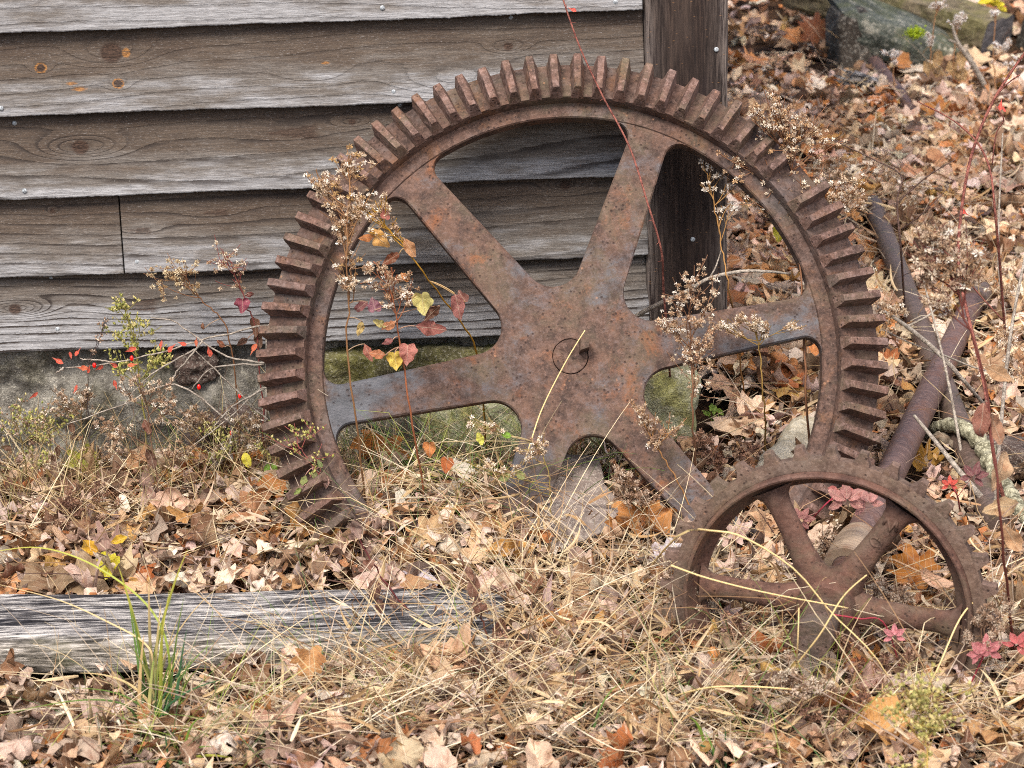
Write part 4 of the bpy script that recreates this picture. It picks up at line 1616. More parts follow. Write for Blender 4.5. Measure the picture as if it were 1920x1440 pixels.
def allowed(xy, m=0.0):
    ok = ~((xy[:, 1] > -0.035) & (xy[:, 0] < POST_X1 + 0.02) & (xy[:, 1] < 3.05))
    d = (xy - PA[:2]) @ PSIDE[:2]
    al = (xy - PA[:2]) @ PT[:2]
    ok &= ~((np.abs(d) < PW * 0.5 + 0.002 + m) & (al < np.linalg.norm(PB - PA) - 0.07) & (al > 0))
    ok &= ~((d > 0) & (d < PW * 0.5 + 0.055) & (al > 0) & (al < np.linalg.norm(PB - PA) - 0.45))
    for sl in SLATES:
        ok &= np.linalg.norm((xy - sl[:2]) * (0.8, 0.8), axis=1) > 0.068 + m
    ok &= seg_dist(xy, *PIPE2) > 0.028 + m
    ok &= seg_dist(xy, *PIPE3) > 0.024 + m
    ok &= (seg_dist(xy, SHUB + ax * 0.35, FAR - ax * 0.05) > 0.030 + m)
    return ok


def scatter(n, x0, x1, y0, y1, r, m=0.0, marg=320):
    out = []
    tot = 0
    while tot < n:
        k = max(2000, n)
        xy = np.stack([r.uniform(x0, x1, k), r.uniform(y0, y1, k)], -1)
        px = project(np.concatenate([xy, np.zeros((k, 1))], 1))
        ok = allowed(xy, m) & (px[:, 0] > -marg) & (px[:, 0] < 1920 + marg) & (px[:, 1] > -marg) & (px[:, 1] < 1440 + marg)
        xy = xy[ok]
        out.append(xy)
        tot += len(xy)
    return np.concatenate(out)[:n]


lit = MB()
r = np.random.default_rng(5)


def litter(n, x0, x1, y0, y1, kind, s0, s1, w, lift, tilt, nth, rings, m, curl=1.0, crumple=1.0, k=0.92, marg=320):
    xy = scatter(n, x0, x1, y0, y1, r, m, marg)
    z = ground_z(xy[:, 0], xy[:, 1]) + r.uniform(0.0, lift, n)
    sz = r.uniform(s0, s1, n)
    tl = np.abs(r.normal(0, tilt, n)) + (r.random(n) < 0.4) * math.pi
    leaf_batch(lit, kind, np.concatenate([xy, z[:, None]], 1), sz, r.uniform(0, 6.28, n), tl, r.uniform(0, 6.28, n), cols(n, w, r, k), nth, rings, curl, crumple, int(r.integers(1e6)))


NEAR = (-1.5, 1.9, -1.75, 0.05)
for kind, n, s0, s1 in (('maple', 1200, 0.04, 0.092), ('sycamore', 650, 0.04, 0.098), ('ovate', 800, 0.03, 0.065), ('oak', 300, 0.04, 0.08), ('heart', 450, 0.028, 0.055)):
    litter(n, *NEAR, kind, s0, s1, PW_NEAR, 0.050, R(30), 34, 3, 0.006, 1.7, 1.9)
litter(9500, *NEAR, 'frag', 0.010, 0.034, PW_NEAR, 0.048, R(36), 9, 2, -0.004, 1.5, 1.4, 0.9)
litter(2200, *NEAR, 'narrow', 0.02, 0.05, PW_NEAR, 0.055, R(32), 12, 2, 0.0, 1.9, 1.4)
RIGHT = (0.34, 3.6, 0.0, 3.4)
for kind, n, s0, s1 in (('maple', 2000, 0.055, 0.115), ('sycamore', 1200, 0.055, 0.12), ('ovate', 800, 0.045, 0.09), ('oak', 500, 0.055, 0.11)):
    litter(n, *RIGHT, kind, s0, s1, PW_FAR, 0.050, R(24), 30, 3, 0.006, 1.2, 1.5, 1.1)
litter(4000, *RIGHT, 'frag', 0.014, 0.042, PW_FAR, 0.05, R(34), 9, 2, -0.004, 1.5, 1.4, 0.9)
FAR_ = (0.34, 5.2, 3.4, 12.5)
for kind, n, s0, s1 in (('maple', 3000, 0.06, 0.13), ('sycamore', 1500, 0.06, 0.13), ('ovate', 1000, 0.05, 0.10)):
    litter(n, *FAR_, kind, s0, s1, PW_FAR, 0.050, R(22), 22, 2, 0.01, 1.1, 1.3, 1.1)
# heaps of leaves swept against the footing and behind the gears
for px, py, sp, n, hgt in ((120, 905, 90, 60, 0.06), (330, 900, 110, 80, 0.07), (180, 1060, 120, 60, 0.05), (460, 960, 110, 60, 0.06), (760, 830, 90, 60, 0.09), (1400, 720, 80, 90, 0.06),
                           (1450, 640, 70, 60, 0.05), (560, 1080, 90, 45, 0.05), (900, 1030, 110, 45, 0.05), (1660, 1020, 80, 45, 0.05), (1130, 870, 60, 30, 0.05), (985, 1165, 55, 40, 0.07), (1000, 950, 80, 40, 0.03), (700, 960, 90, 50, 0.04),
                           (1150, 1150, 120, 70, 0.06), (1380, 1270, 150, 70, 0.06), (1650, 1300, 150, 70, 0.06), (900, 1320, 220, 60, 0.05), (1350, 1120, 60, 30, 0.05), (1750, 1200, 80, 40, 0.05)):
    q = np.array([G(px + r.normal() * sp, py + r.normal() * sp * 0.30) for _ in range(n)])
    q = q[allowed(q[:, :2], 0.012)]
    m = len(q)
    q[:, 2] = ground_z(q[:, 0], q[:, 1]) + r.uniform(0.01, hgt, m)
    kd = ('maple', 'sycamore', 'ovate')[int(r.integers(3))]
    leaf_batch(lit, kd, q, r.uniform(0.045, 0.095, m), r.uniform(0, 6.28, m), np.abs(r.normal(0, R(30), m)), r.uniform(0, 6.28, m), cols(m, PW_NEAR, r, 0.9), 34, 3, 1.7, 1.9, int(r.integers(1e6)))
o = lit.build('leaf_litter', M_leaf, None, True)
tag(o, 'thick litter of dry tan and brown fallen leaves', 'leaf litter', None, 'stuff')

# single leaves that stand out
LEAVES = [
    # px, py, lift, size px, kind, rgb, yaw deg, tilt deg, towards deg, label
    (160, 868, 0.07, 100, 'maple', (214, 214, 96), 200, 55, 90, 'yellow green maple leaf standing on the heap at the far left'),
    (205, 1055, 0.07, 56, 'heart', (222, 214, 66), 170, 60, 90, 'bright yellow lobed leaf just behind the green grass tuft'),
    (172, 1028, 0.07, 48, 'ovate', (226, 178, 60), 60, 55, 90, 'golden leaf left of the bright yellow lobed leaf'),
    (225, 1012, 0.09, 30, 'ovate', (228, 188, 60), 110, 50, 90, 'small golden leaf topmost of the yellow leaves behind the grass tuft'),
    (90, 1090, 0.05, 110, 'sycamore', (134, 110, 84), 20, 25, 90, 'crinkled grey brown leaf pressed against the back of the plank'),
    (165, 1085, 0.05, 105, 'sycamore', (140, 116, 88), 100, 30, 100, 'folded grey brown leaf second from the left behind the plank'),
    (20, 1095, 0.04, 80, 'maple', (196, 142, 96), 60, 20, 90, 'orange tan leaf at the left end behind the plank'),
    (255, 1075, 0.05, 95, 'maple', (150, 84, 40), 150, 40, 60, 'rust brown leaf beneath the yellow leaves'),
    (440, 830, 0.08, 150, 'maple', (176, 112, 46), 190, 45, 90, 'big amber brown leaf below the red berry by the shed footing'),
    (395, 880, 0.06, 120, 'sycamore', (178, 116, 60), 30, 35, 80, 'orange brown leaf in front of the big amber leaf'),
    (265, 860, 0.06, 85, 'maple', (186, 160, 132), 100, 45, 70, 'pale curled leaf with holes left of the amber leaf'),
    (715, 850, 0.07, 130, 'maple', (158, 100, 44), 170, 50, 90, 'amber brown leaf under the left spoke of the big gear'),
    (590, 960, 0.05, 105, 'sycamore', (150, 106, 54), 80, 35, 90, 'dark golden leaf at the lowest visible gear teeth'),
    (1200, 985, 0.06, 140, 'sycamore', (186, 128, 72), 20, 30, 110, 'large smooth tan orange leaf between the two gears'),
    (920, 1010, 0.05, 80, 'sycamore', (206, 166, 120), 60, 25, 90, 'tan leaf left of the flat stones'),
    (905, 1040, 0.06, 85, 'maple', (222, 190, 150), 10, 25, 90, 'pale cream tan leaf in front of the flat stones'),
    (800, 1000, 0.05, 85, 'maple', (210, 176, 132), 240, 40, 90, 'cream curled leaf behind the right part of the plank'),
    (1250, 1040, 0.06, 85, 'maple', (204, 196, 200), 200, 45, 90, 'lilac grey leaf left of the small gear'),
    (790, 1085, 0.05, 85, 'maple', (206, 196, 204), 120, 25, 90, 'lilac grey crinkled leaf on the back edge of the plank'),
    (720, 1095, 0.06, 105, 'ovate', (206, 178, 164), 80, 30, 90, 'pinkish curled leaf on the back edge of the plank'),
    (920, 1095, 0.06, 70, 'maple', (216, 184, 168), 30, 45, 90, 'pale pink starry leaf near the buried end of the plank'),
    (1075, 1145, 0.05, 100, 'maple', (192, 164, 134), 140, 30, 90, 'wide tan leaf right of the buried plank end'),
    (95, 1410, 0.06, 130, 'narrow', (176, 112, 54), -35, 40, 60, 'long orange brown scrolled leaf at the bottom left'),
    (45, 1408, 0.06, 85, 'maple', (236, 224, 140), 170, 40, 90, 'cream yellow leaf at the bottom left corner'),
    (225, 1395, 0.05, 60, 'maple', (166, 92, 52), 30, 30, 60, 'rust red leaf below the grass tuft'),
    (580, 1235, 0.12, 75, 'maple', (190, 140, 90), 180, 75, 90, 'upright tan leaf caught in straw before the plank'),
    (600, 1305, 0.06, 120, 'sycamore', (158, 108, 66), 100, 35, 90, 'brown leaf under straw in front of the plank'),
    (1190, 1350, 0.06, 95, 'sycamore', (188, 156, 116), 100, 20, 90, 'curled buff leaf with a rolled rim in the straw'),
    (1245, 1405, 0.06, 100, 'sycamore', (212, 158, 108), 60, 25, 90, 'smooth peach tan leaf at the bottom edge'),
    (1480, 1420, 0.06, 120, 'maple', (204, 148, 100), 10, 30, 90, 'orange tan maple leaf at the bottom edge below the small gear'),
    (1690, 1400, 0.06, 110, 'maple', (196, 140, 92), 60, 35, 90, 'tan maple leaf at the bottom right'),
    (1880, 1410, 0.06, 90, 'sycamore', (216, 180, 146), 160, 35, 90, 'pale leaf in the bottom right corner'),
    (1720, 1070, 0.06, 120, 'maple', (150, 96, 40), 40, 30, 60, 'dark amber leaf seen through the right side of the small gear'),
    (1450, 1040, 0.05, 75, 'maple', (206, 176, 150), 100, 40, 90, 'pale tan leaf seen through the left side of the small gear'),
    (1740, 870, 0.04, 90, 'maple', (150, 112, 44), 0, 30, 90, 'olive amber leaf between the shaft and the iron pipe'),
    (1890, 760, 0.04, 110, 'maple', (224, 196, 176), 60, 30, 90, 'big pale pink leaf at the right edge beside the iron pipe'),
    (1430, 520, 0.05, 90, 'sycamore', (196, 140, 86), 190, 50, 90, 'rounded tan leaf leaning beside the post foot'),
    (1462, 432, 0.22, 40, 'heart', (196, 190, 60), 170, 75, 90, 'yellow green leaf hanging in front of the gear teeth'),
    (1630, 470, 0.03, 70, 'maple', (184, 130, 78), 40, 30, 90, 'orange tan leaf right of the topmost gear teeth'),
    (1770, 335, 0.04, 75, 'maple', (216, 188, 164), 10, 20, 90, 'pale leaf lying left of the arching red cane'),
    (1762, 205, 0.06, 62, 'maple', (178, 118, 58), 80, 45, 90, 'orange brown leaf in front of the far stones'),
    (1530, 60, 0.10, 80, 'maple', (128, 74, 42), 30, 50, 90, 'dark red brown leaf clump left of the wedge stone'),
]
for i, (px, py, lift, spx, kind, rgb, yaw, tilt, td, lb) in enumerate(LEAVES):
    if py > 1290:
        lift, spx, rgb = lift * 0.4, spx * 0.85, tuple(int(q * 0.92) for q in rgb)
    p = G(px, py, lift * 0.9)
    dist = np.linalg.norm(p - CAM)
    mb = MB()
    leaf_batch(mb, kind, [p], spx / FPX * dist * 1.05, R(yaw), R(tilt), R(td), lin(*rgb, 0.80), 44, 3, 1.1, 1.3, 900 + i)
    # stalk
    c = mb.V[0]
    base = c[0] + (c[1 + 44] - c[0]) * 0.9
    bd = c[1 + 88] - c[0]
    tip = c[1 + 88] + bd * 0.6 + np.array((0, 0, -0.006))
    V, F = tube(bez(c[1 + 88], c[1 + 88] + bd * 0.3 + (0, 0, 0.004), tip, 6), [0.0011, 0.001, 0.001, 0.0009, 0.0009, 0.0008], 5)
    mb.add(V, F, lin(*[int(q * 0.8) for q in rgb]))
    bright = rgb[1] > 175 and rgb[2] < 145
    tag(mb.build('fallen_leaf', M_fresh if bright else M_leaf, None, True, loc=p), lb, 'leaf', 'single fallen leaves')


# ------------------------------------------------------------------ straw and grass
def ribbon(pts, w, face=None):
    pts = np.asarray(pts, float)
    n = len(pts)
    w = np.broadcast_to(np.asarray(w, float), (n,))
    t = np.gradient(pts, axis=0)
    f = np.array((0.2, -1.0, 0.3)) if face is None else np.asarray(face, float)
    s = np.cross(t, f)
    s /= np.linalg.norm(s, axis=1, keepdims=True) + 1e-9
    u = np.cross(s, t)
    u /= np.linalg.norm(u, axis=1, keepdims=True) + 1e-9
    V = np.concatenate([pts - s * w[:, None], pts + u * w[:, None] * 0.35, pts + s * w[:, None]])
    i = np.arange(n - 1)
    return V, [np.stack([i, i + 1, n + i + 1, n + i], -1), np.stack([n + i, n + i + 1, 2 * n + i + 1, 2 * n + i], -1)]


def straws(mb, pos, length, elev, yaw, rad, col, r, seg=7, kink=0.4, droop=0.5):
    N = len(pos)
    t = np.linspace(0, 1, seg + 1)[None, :]
    e = elev[:, None] - droop * r.uniform(0, 1.2, (N, 1)) * t ** 1.5
    e = np.where((r.random((N, 1)) < kink) & (t > r.uniform(0.3, 0.9, (N, 1))), e - r.uniform(0.3, 1.1, (N, 1)), e)
    yw = yaw[:, None] + r.normal(0, 0.35, (N, 1)) * t + np.where((r.random((N, 1)) < kink) & (t > r.uniform(0.3, 0.9, (N, 1))), r.normal(0, 0.5, (N, 1)), 0)
    st = (length / seg)[:, None]
    dx, dy, dz = np.cos(e) * np.cos(yw) * st, np.cos(e) * np.sin(yw) * st, np.sin(e) * st
    d = np.stack([dx, dy, dz], -1)
    p = np.concatenate([np.zeros((N, 1, 3)), np.cumsum(d[:, :-1], 1)], 1) + pos[:, None, :]
    gz = ground_z(p[..., 0], p[..., 1]) + 0.006
    p[..., 2] = np.maximum(p[..., 2], gz)
    T = np.gradient(p, axis=1)
    T /= np.linalg.norm(T, axis=2, keepdims=True) + 1e-9
    up = np.array((0.13, 0.21, 1.0))
    s = np.cross(T, up)
    s /= np.linalg.norm(s, axis=2, keepdims=True) + 1e-9
    u = np.cross(s, T)
    rr = rad[:, None, None] * (1 - 0.65 * t[..., None])
    V = np.stack([p + s * rr, p - s * rr * 0.5 + u * rr * 0.87, p - s * rr * 0.5 - u * rr * 0.87], 2)   # N,seg+1,3,3
    nv = (seg + 1) * 3
    q = []
    for i in range(seg):
        for j in range(3):
            k = (j + 1) % 3
            q.append((i * 3 + j, i * 3 + k, (i + 1) * 3 + k, (i + 1) * 3 + j))
    Q = (np.array(q)[None] + (np.arange(N) * nv)[:, None, None]).reshape(-1, 4)
    c = np.repeat(col[:, None, :], nv, 1).reshape(-1, 3)
    lc = np.stack([np.zeros((N, nv)), np.zeros((N, nv)), np.repeat(r.random((N, 1)), nv, 1)], -1).reshape(-1, 3)
    mb.add(V.reshape(-1, 3), [Q], c, lc)


r = np.random.default_rng(77)
STRAW = [  # px, py, spread x, spread y, count
    (820, 1320, 260, 60, 620), (1130, 1200, 170, 90, 430), (1450, 1290, 200, 70, 320), (1720, 1290, 160, 70, 220), (1050, 1080, 130, 60, 270), (960, 1185, 60, 35, 240),
    (860, 950, 120, 35, 360), (1000, 900, 90, 30, 240), (300, 1360, 200, 50, 240), (120, 980, 90, 60, 150), (1380, 1180, 80, 60, 160), (1560, 1400, 260, 30, 170),
    (1000, 1390, 380, 40, 330), (650, 1262, 110, 22, 170), (60, 860, 60, 40, 160), (1860, 1180, 60, 100, 120), (480, 1020, 200, 50, 120), (1700, 440, 150, 110, 520), (1500, 800, 120, 80, 90), (1620, 180, 150, 80, 120), (1830, 700, 70, 120, 160), (200, 1000, 150, 35, 90), (450, 990, 130, 35, 50),
    (180, 830, 110, 25, 190), (380, 830, 70, 25, 130)]
SC = np.array([lin(*c) for c in ((214, 196, 160), (198, 176, 136), (182, 154, 114), (226, 212, 186), (164, 132, 98), (140, 108, 82), (206, 188, 154), (184, 166, 146))])
st = MB()
for px, py, sx, sy, n in STRAW:
    q = np.array([G(px + r.normal() * sx, py + r.normal() * sy) for _ in range(n)])
    q = q[(q[:, 1] < -0.06) | (q[:, 0] > 0.42)]
    dd, al = (q - PA) @ PSIDE, (q - PA) @ PT
    keep = ~((dd > -PW * 0.5) & (dd < PW * 0.5 + 0.09) & (al < np.linalg.norm(PB - PA) - 0.30)) | (r.random(len(q)) < 0.10)
    for sl in SLATES:
        keep &= (np.linalg.norm((q - sl)[:, :2], axis=1) > 0.10) | (r.random(len(q)) < 0.12)
    q = q[keep]
    n = len(q)
    q[:, 2] = ground_z(q[:, 0], q[:, 1]) + r.uniform(0, 0.05, n)
    el = np.where(r.random(n) < 0.68, r.uniform(-0.1, 0.35, n), r.uniform(0.35, 1.15, n))
    lean = r.normal(0.15, 0.9, n) + np.where(r.random(n) < 0.5, math.pi, 0)
    straws(st, q, r.uniform(0.06, 0.30, n), el, lean, r.uniform(0.0006, 0.0014, n), SC[r.integers(0, len(SC), n)] * r.uniform(0.75, 1.05, (n, 1)), r)
# standing stalks along the footing and round the gear foot
for px, py, sx, sy, n in ((110, 880, 110, 22, 700), (330, 880, 120, 22, 640), (470, 905, 50, 25, 200), (200, 960, 180, 30, 260), (620, 930, 60, 25, 110), (800, 900, 110, 25, 150), (1000, 900, 60, 20, 90), (60, 960, 60, 40, 120)):
    q = np.array([G(px + r.normal() * sx, py + r.normal() * sy) for _ in range(n)])
    q = q[q[:, 1] < -0.05]
    n = len(q)
    q[:, 2] = ground_z(q[:, 0], q[:, 1])
    pal_ = np.array([lin(*c) for c in ((186, 164, 118), (150, 126, 86), (112, 86, 66), (86, 66, 54), (204, 190, 152), (124, 122, 72))])
    straws(st, q, r.uniform(0.07, 0.25, n), r.uniform(0.55, 1.5, n), r.uniform(0, 6.28, n), r.uniform(0.0005, 0.0011, n), pal_[r.integers(0, 6, n)] * r.uniform(0.8, 1.0, (n, 1)), r, 9, 0.35, 0.9)
# curled dry blades
for px, py, sx, sy, n in STRAW:
    n = n // 2
    for _ in range(n):
        q = G(px + r.normal() * sx, py + r.normal() * sy)
        if q[1] > -0.06 and q[0] < 0.42:
            continue
        dd, al = (q - PA) @ PSIDE, (q - PA) @ PT
        if -PW * 0.5 < dd < PW * 0.5 + 0.09 and al < np.linalg.norm(PB - PA) - 0.25:
            continue
        q[2] = ground_z(q[0], q[1]) + r.uniform(0.01, 0.07)
        L = r.uniform(0.02, 0.09)
        a0, cur = r.uniform(0, 6.28), r.normal(0, 10)
        e0, ec = r.uniform(-0.3, 0.9), r.normal(0, 9)
        s = np.linspace(0, L, 9)
        d = np.stack([np.cos(e0 + ec * s) * np.cos(a0 + cur * s), np.cos(e0 + ec * s) * np.sin(a0 + cur * s), np.sin(e0 + ec * s)], -1) * (L / 8)
        pts = q + np.concatenate([[np.zeros(3)], np.cumsum(d[:-1], 0)])
        V, F = ribbon(pts, 0.0026 * np.sin(np.linspace(0.5, 3.1, 9)) + 0.0004, r.normal(size=3))
        st.add(V, F, SC[r.integers(0, len(SC))] * r.uniform(0.6, 0.95) * np.array((1.0, 0.92, 0.85)))
tag(st.build('dry_grass', M_straw, None, False), 'tangle of dry straw coloured grass over the leaves', 'dry grass', None, 'stuff')

gr = MB()
GC = np.array([lin(*c) for c in ((92, 122, 52), (124, 148, 62), (82, 112, 66), (160, 168, 84), (108, 128, 84))])
for px, py, sx, sy, n in ((740, 905, 80, 30, 120), (900, 930, 90, 30, 110), (1050, 920, 60, 30, 90), (330, 870, 120, 25, 170), (120, 880, 80, 25, 150), (560, 880, 60, 30, 40), (1420, 1370, 120, 40, 60),
                          (330, 1420, 120, 20, 60), (840, 1290, 200, 60, 40), (700, 1010, 120, 30, 40)):
    q = np.array([G(px + r.normal() * sx, py + r.normal() * sy) for _ in range(n)])
    q = q[q[:, 1] < -0.06]
    n = len(q)
    q[:, 2] = ground_z(q[:, 0], q[:, 1])
    straws(gr, q, r.uniform(0.08, 0.28, n), r.uniform(0.5, 1.4, n), r.uniform(0, 6.28, n), r.uniform(0.0005, 0.0010, n), GC[r.integers(0, len(GC), n)] * r.uniform(0.8, 1.1, (n, 1)), r, 9, 0.15, 1.0)
tag(gr.build('green_grass', M_straw, None, False), 'thin green grass blades growing around the foot of the big gear', 'grass', None, 'stuff')

tw = MB()
TC = np.array([lin(*c) for c in ((96, 72, 62), (120, 92, 78), (150, 130, 116), (78, 56, 50))])
for x0, x1, y0, y1, n in ((-1.3, 1.5, -1.6, -0.1, 420), (0.42, 3.2, 0.0, 4.0, 420)):
    xy = scatter(n, x0, x1, y0, y1, r, 0.0, 100)
    q = np.concatenate([xy, (ground_z(xy[:, 0], xy[:, 1]) + r.uniform(0.02, 0.05, n))[:, None]], 1)
    straws(tw, q, r.uniform(0.05, 0.22, n), r.normal(0.1, 0.25, n), r.uniform(0, 6.28, n), r.uniform(0.0007, 0.0018, n), TC[r.integers(0, 4, n)], r, 6, 0.4, 0.2)
tag(tw.build('twig_litter', M_plant, None, False), 'thin dark twigs and weed stalks strewn through the fallen leaves', 'twigs', None, 'stuff')


def blade(mb, base, ctrl, tip, w, c0, c1, n=16, face=None):
    pts = bez(base, ctrl, tip, n)
    t = np.linspace(0, 1, n)
    V, F = ribbon(pts, w * (1 - t ** 2.2 * 0.92), face)
    c = np.array(c0)[None] * (1 - t[:, None]) + np.array(c1)[None] * t[:, None]
    mb.add(V, F, np.concatenate([c, c, c]), np.stack([np.zeros(3 * n), np.zeros(3 * n), np.full(3 * n, rng.random())], -1))


GR, YG, YE, STR = lin(52, 86, 54), lin(104, 130, 52), lin(172, 168, 70), lin(190, 166, 120)


def tuft(name, label, cat, base_px, tips, group=None):
    b0 = G(*base_px, 0.0)
    mb = MB()
    for (tx, ty, dy, w, c0, c1, bow) in tips:
        base = b0 + np.array((rng.normal(0, 0.018), rng.normal(0, 0.012), -0.01))
        tip = P(tx, ty, b0[1] + dy)
        if tip[2] < 0.0:
            tip = G(tx, ty, 0.02)
        mid = (base + tip) / 2
        H = max(tip[2], 0.05)
        ctrl = base + np.array(((tip[0] - base[0]) * (0.5 - bow), (tip[1] - base[1]) * 0.3, H * (0.75 + bow)))
        blade(mb, base, ctrl, tip, w, c0, c1, 18, (rng.normal(0, 0.4), -1, 0.2))
    return tag(mb.build(name, M_straw, None, True, loc=b0), label, cat, group)


tuft('grass_tuft', 'tall bright green grass tuft growing in front of the plank', 'grass tuft', (285, 1385), [
    (222, 1062, 0.0, 0.0034, GR, YE, 0.0), (352, 1030, 0.02, 0.0030, GR, YE, 0.0), (280, 1082, 0.02, 0.0030, GR, STR, 0.1), (302, 1130, 0, 0.0030, YG, STR, 0.0), (246, 1140, 0, 0.0026, GR, YG, 0.1),
    (305, 1160, -0.03, 0.0034, YG, YE, -0.05), (350, 1180, 0.03, 0.0028, GR, GR, 0.0), (330, 1215, 0, 0.0026, GR, YG, 0.05), (400, 1205, 0.05, 0.0020, GR, YG, 0.2), (425, 1090, 0.12, 0.0014, STR, STR, 0.2),
    (0, 1342, -0.1, 0.0020, GR, YG, 0.9), (130, 1290, 0.0, 0.0018, GR, YG, 0.6), (240, 1115, 0.02, 0.0022, GR, YG, 0.05), (318, 1105, 0.0, 0.0022, GR, YE, -0.02), (345, 1120, 0.0, 0.0022, GR, YG, 0.0), (268, 1230, 0.0, 0.0024, GR, GR, 0.0), (310, 1240, 0.0, 0.0024, GR, YG, 0.05), (362, 1235, 0.0, 0.0020, GR, GR, 0.1), (338, 1150, 0.01, 0.0018, GR, STR, 0.02), (150, 1262, 0.0, 0.0026, STR, STR, 0.5),
    (195, 1240, 0.0, 0.0024, STR, STR, 0.2), (145, 1350, -0.05, 0.0018, STR, STR, 0.8), (440, 1270, 0.0, 0.0022, GR, GR, 0.4), (270, 1190, 0, 0.0032, STR, STR, 0.05), (290, 1220, 0, 0.0032, STR, YG, 0.0),
    (230, 1200, -0.03, 0.0020, STR, YG, 0.2), (380, 1250, 0.0, 0.0020, YG, YG, 0.3), (262, 1290, 0, 0.0026, GR, GR, 0.1), (320, 1290, 0, 0.0026, GR, GR, 0.1)])
def long_blade(label, pts, w, c0, c1):
    p = smooth_path(pts, 30)
    t = np.linspace(0, 1, 30)
    mb = MB()
    V, F = ribbon(p, w * (1 - t ** 2 * 0.85), (0.2, -1, 0.5))
    c = np.array(c0)[None] * (1 - t[:, None]) + np.array(c1)[None] * t[:, None]
    mb.add(V, F, np.concatenate([c, c, c]))
    return tag(mb.build('arching_grass', M_straw, None, True, loc=p[0]), label, 'grass blade', 'long arching grass blades')


yb0 = G(285, 1385)[1]
long_blade('long yellow green blade arching left from the tall tuft to the frame edge', [G(300, 1375), P(318, 1270, yb0), P(308, 1190, yb0), P(270, 1128, yb0 + 0.03), P(200, 1074, yb0 + 0.06), P(130, 1040, yb0 + 0.08), P(60, 1026, yb0 + 0.1), P(-20, 1036, yb0 + 0.1)], 0.0019, YG, YE)
long_blade('long straw coloured blade sloping left over the plank', [G(290, 1370), P(288, 1250, yb0), P(270, 1205, yb0), P(200, 1165, yb0 + 0.02), P(110, 1125, yb0 + 0.04), P(-10, 1094, yb0 + 0.06)], 0.0016, STR, STR)
tuft('grass_tuft', 'small green grass tuft at the bottom edge left of centre', 'grass tuft', (330, 1450), [(290, 1430, -0.05, 0.003, GR, YG, 0.3), (350, 1385, 0, 0.003, GR, YG, 0.1), (400, 1400, 0, 0.003, GR, YG, 0.4), (380, 1345, 0, 0.0022, YG, YG, 0.2),
                                                                                                                   (470, 1430, 0, 0.003, YG, YE, 0.6), (310, 1380, 0, 0.002, GR, GR, 0.2)])
tuft('grass_tuft', 'sparse yellow green grass blades below the small gear', 'grass tuft', (1350, 1450), [(1292, 1345, 0, 0.0030, YG, YG, 0.3), (1320, 1370, 0, 0.003, GR, YG, 0.2), (1360, 1362, 0, 0.0022, GR, GR, 0.1), (1395, 1390, 0, 0.002, YG, YG, 0.3), (1300, 1395, 0, 0.003, GR, GR, 0.4)])
tuft('grass_tuft', 'few green blades among straw in front of the slate stones', 'grass tuft', (1100, 1400), [(1060, 1330, 0, 0.002, GR, YG, 0.2), (1100, 1310, 0, 0.0024, GR, GR, 0.1), (1135, 1335, 0, 0.002, YG, YG, 0.2), (1165, 1280, 0, 0.0018, GR, YG, 0.3)])


def stalk(label, pts, r0, name='straw_stalk'):
    p = smooth_path(pts, 24)
    mb = MB()
    V, F = tube(p, np.linspace(r0, r0 * 0.6, 24), 5)
    mb.add(V, F, lin(222, 196, 140))
    return tag(mb.build(name, M_straw, None, True, loc=p[0]), label, 'straw', 'single straw stalks')


yg = HUB[1]
stalk('thin pale straw leaning across the hub of the big gear', [G(955, 930, 0.0), P(985, 860, yg - 0.10), P(1015, 770, yg - 0.075), P(1060, 680, yg - 0.05), P(1097, 619, yg - 0.03)], 0.0016)
ysg = SHUB[1] - 0.17
stalk('long straw bent over the left spokes of the small gear', [G(1210, 1075, 0.03), P(1275, 1002, ysg), P(1342, 996, ysg), P(1400, 1010, ysg), P(1490, 1068, ysg), P(1560, 1150, ysg), P(1640, 1230, ysg - 0.02), G(1700, 1330, 0.02)], 0.0018)
stalk('straight straw lying across the hub of the small gear', [P(1258, 1060, ysg), P(1330, 1085, ysg), P(1440, 1112, ysg), P(1590, 1140, ysg)], 0.0016)
stalk('upright straw standing before the small gear hub', [G(1488, 1290, 0.0), P(1495, 1220, ysg - 0.03), P(1498, 1140, ysg - 0.03)], 0.0015)
stalk('slanting straw crossing the lower hub of the small gear', [G(1440, 1310, 0.02), P(1530, 1200, ysg - 0.02), P(1580, 1120, ysg - 0.02), P(1625, 1078, ysg - 0.02)], 0.0016)
stalk('bent straw lying on the ground in front of the small gear', [G(1250, 1310, 0.03), P(1340, 1288, ysg - 0.05), P(1480, 1292, ysg - 0.05), G(1580, 1310, 0.04)], 0.0017)
stalk('long straw slanting down from the right rim of the small gear', [P(1842, 1112, ysg + 0.1), P(1800, 1160, ysg + 0.05), P(1755, 1260, ysg), G(1715, 1330, 0.02)], 0.0016)
# ------------------------------------------------------------------ weeds
_fib = []
for q in range(22):
    zz = 1 - (q + 0.5) / 22 * 1.5
    a_ = q * 2.39996
    _fib.append((math.sqrt(max(0, 1 - zz * zz)) * math.cos(a_), math.sqrt(max(0, 1 - zz * zz)) * math.sin(a_), zz))
_fib = np.array(_fib)


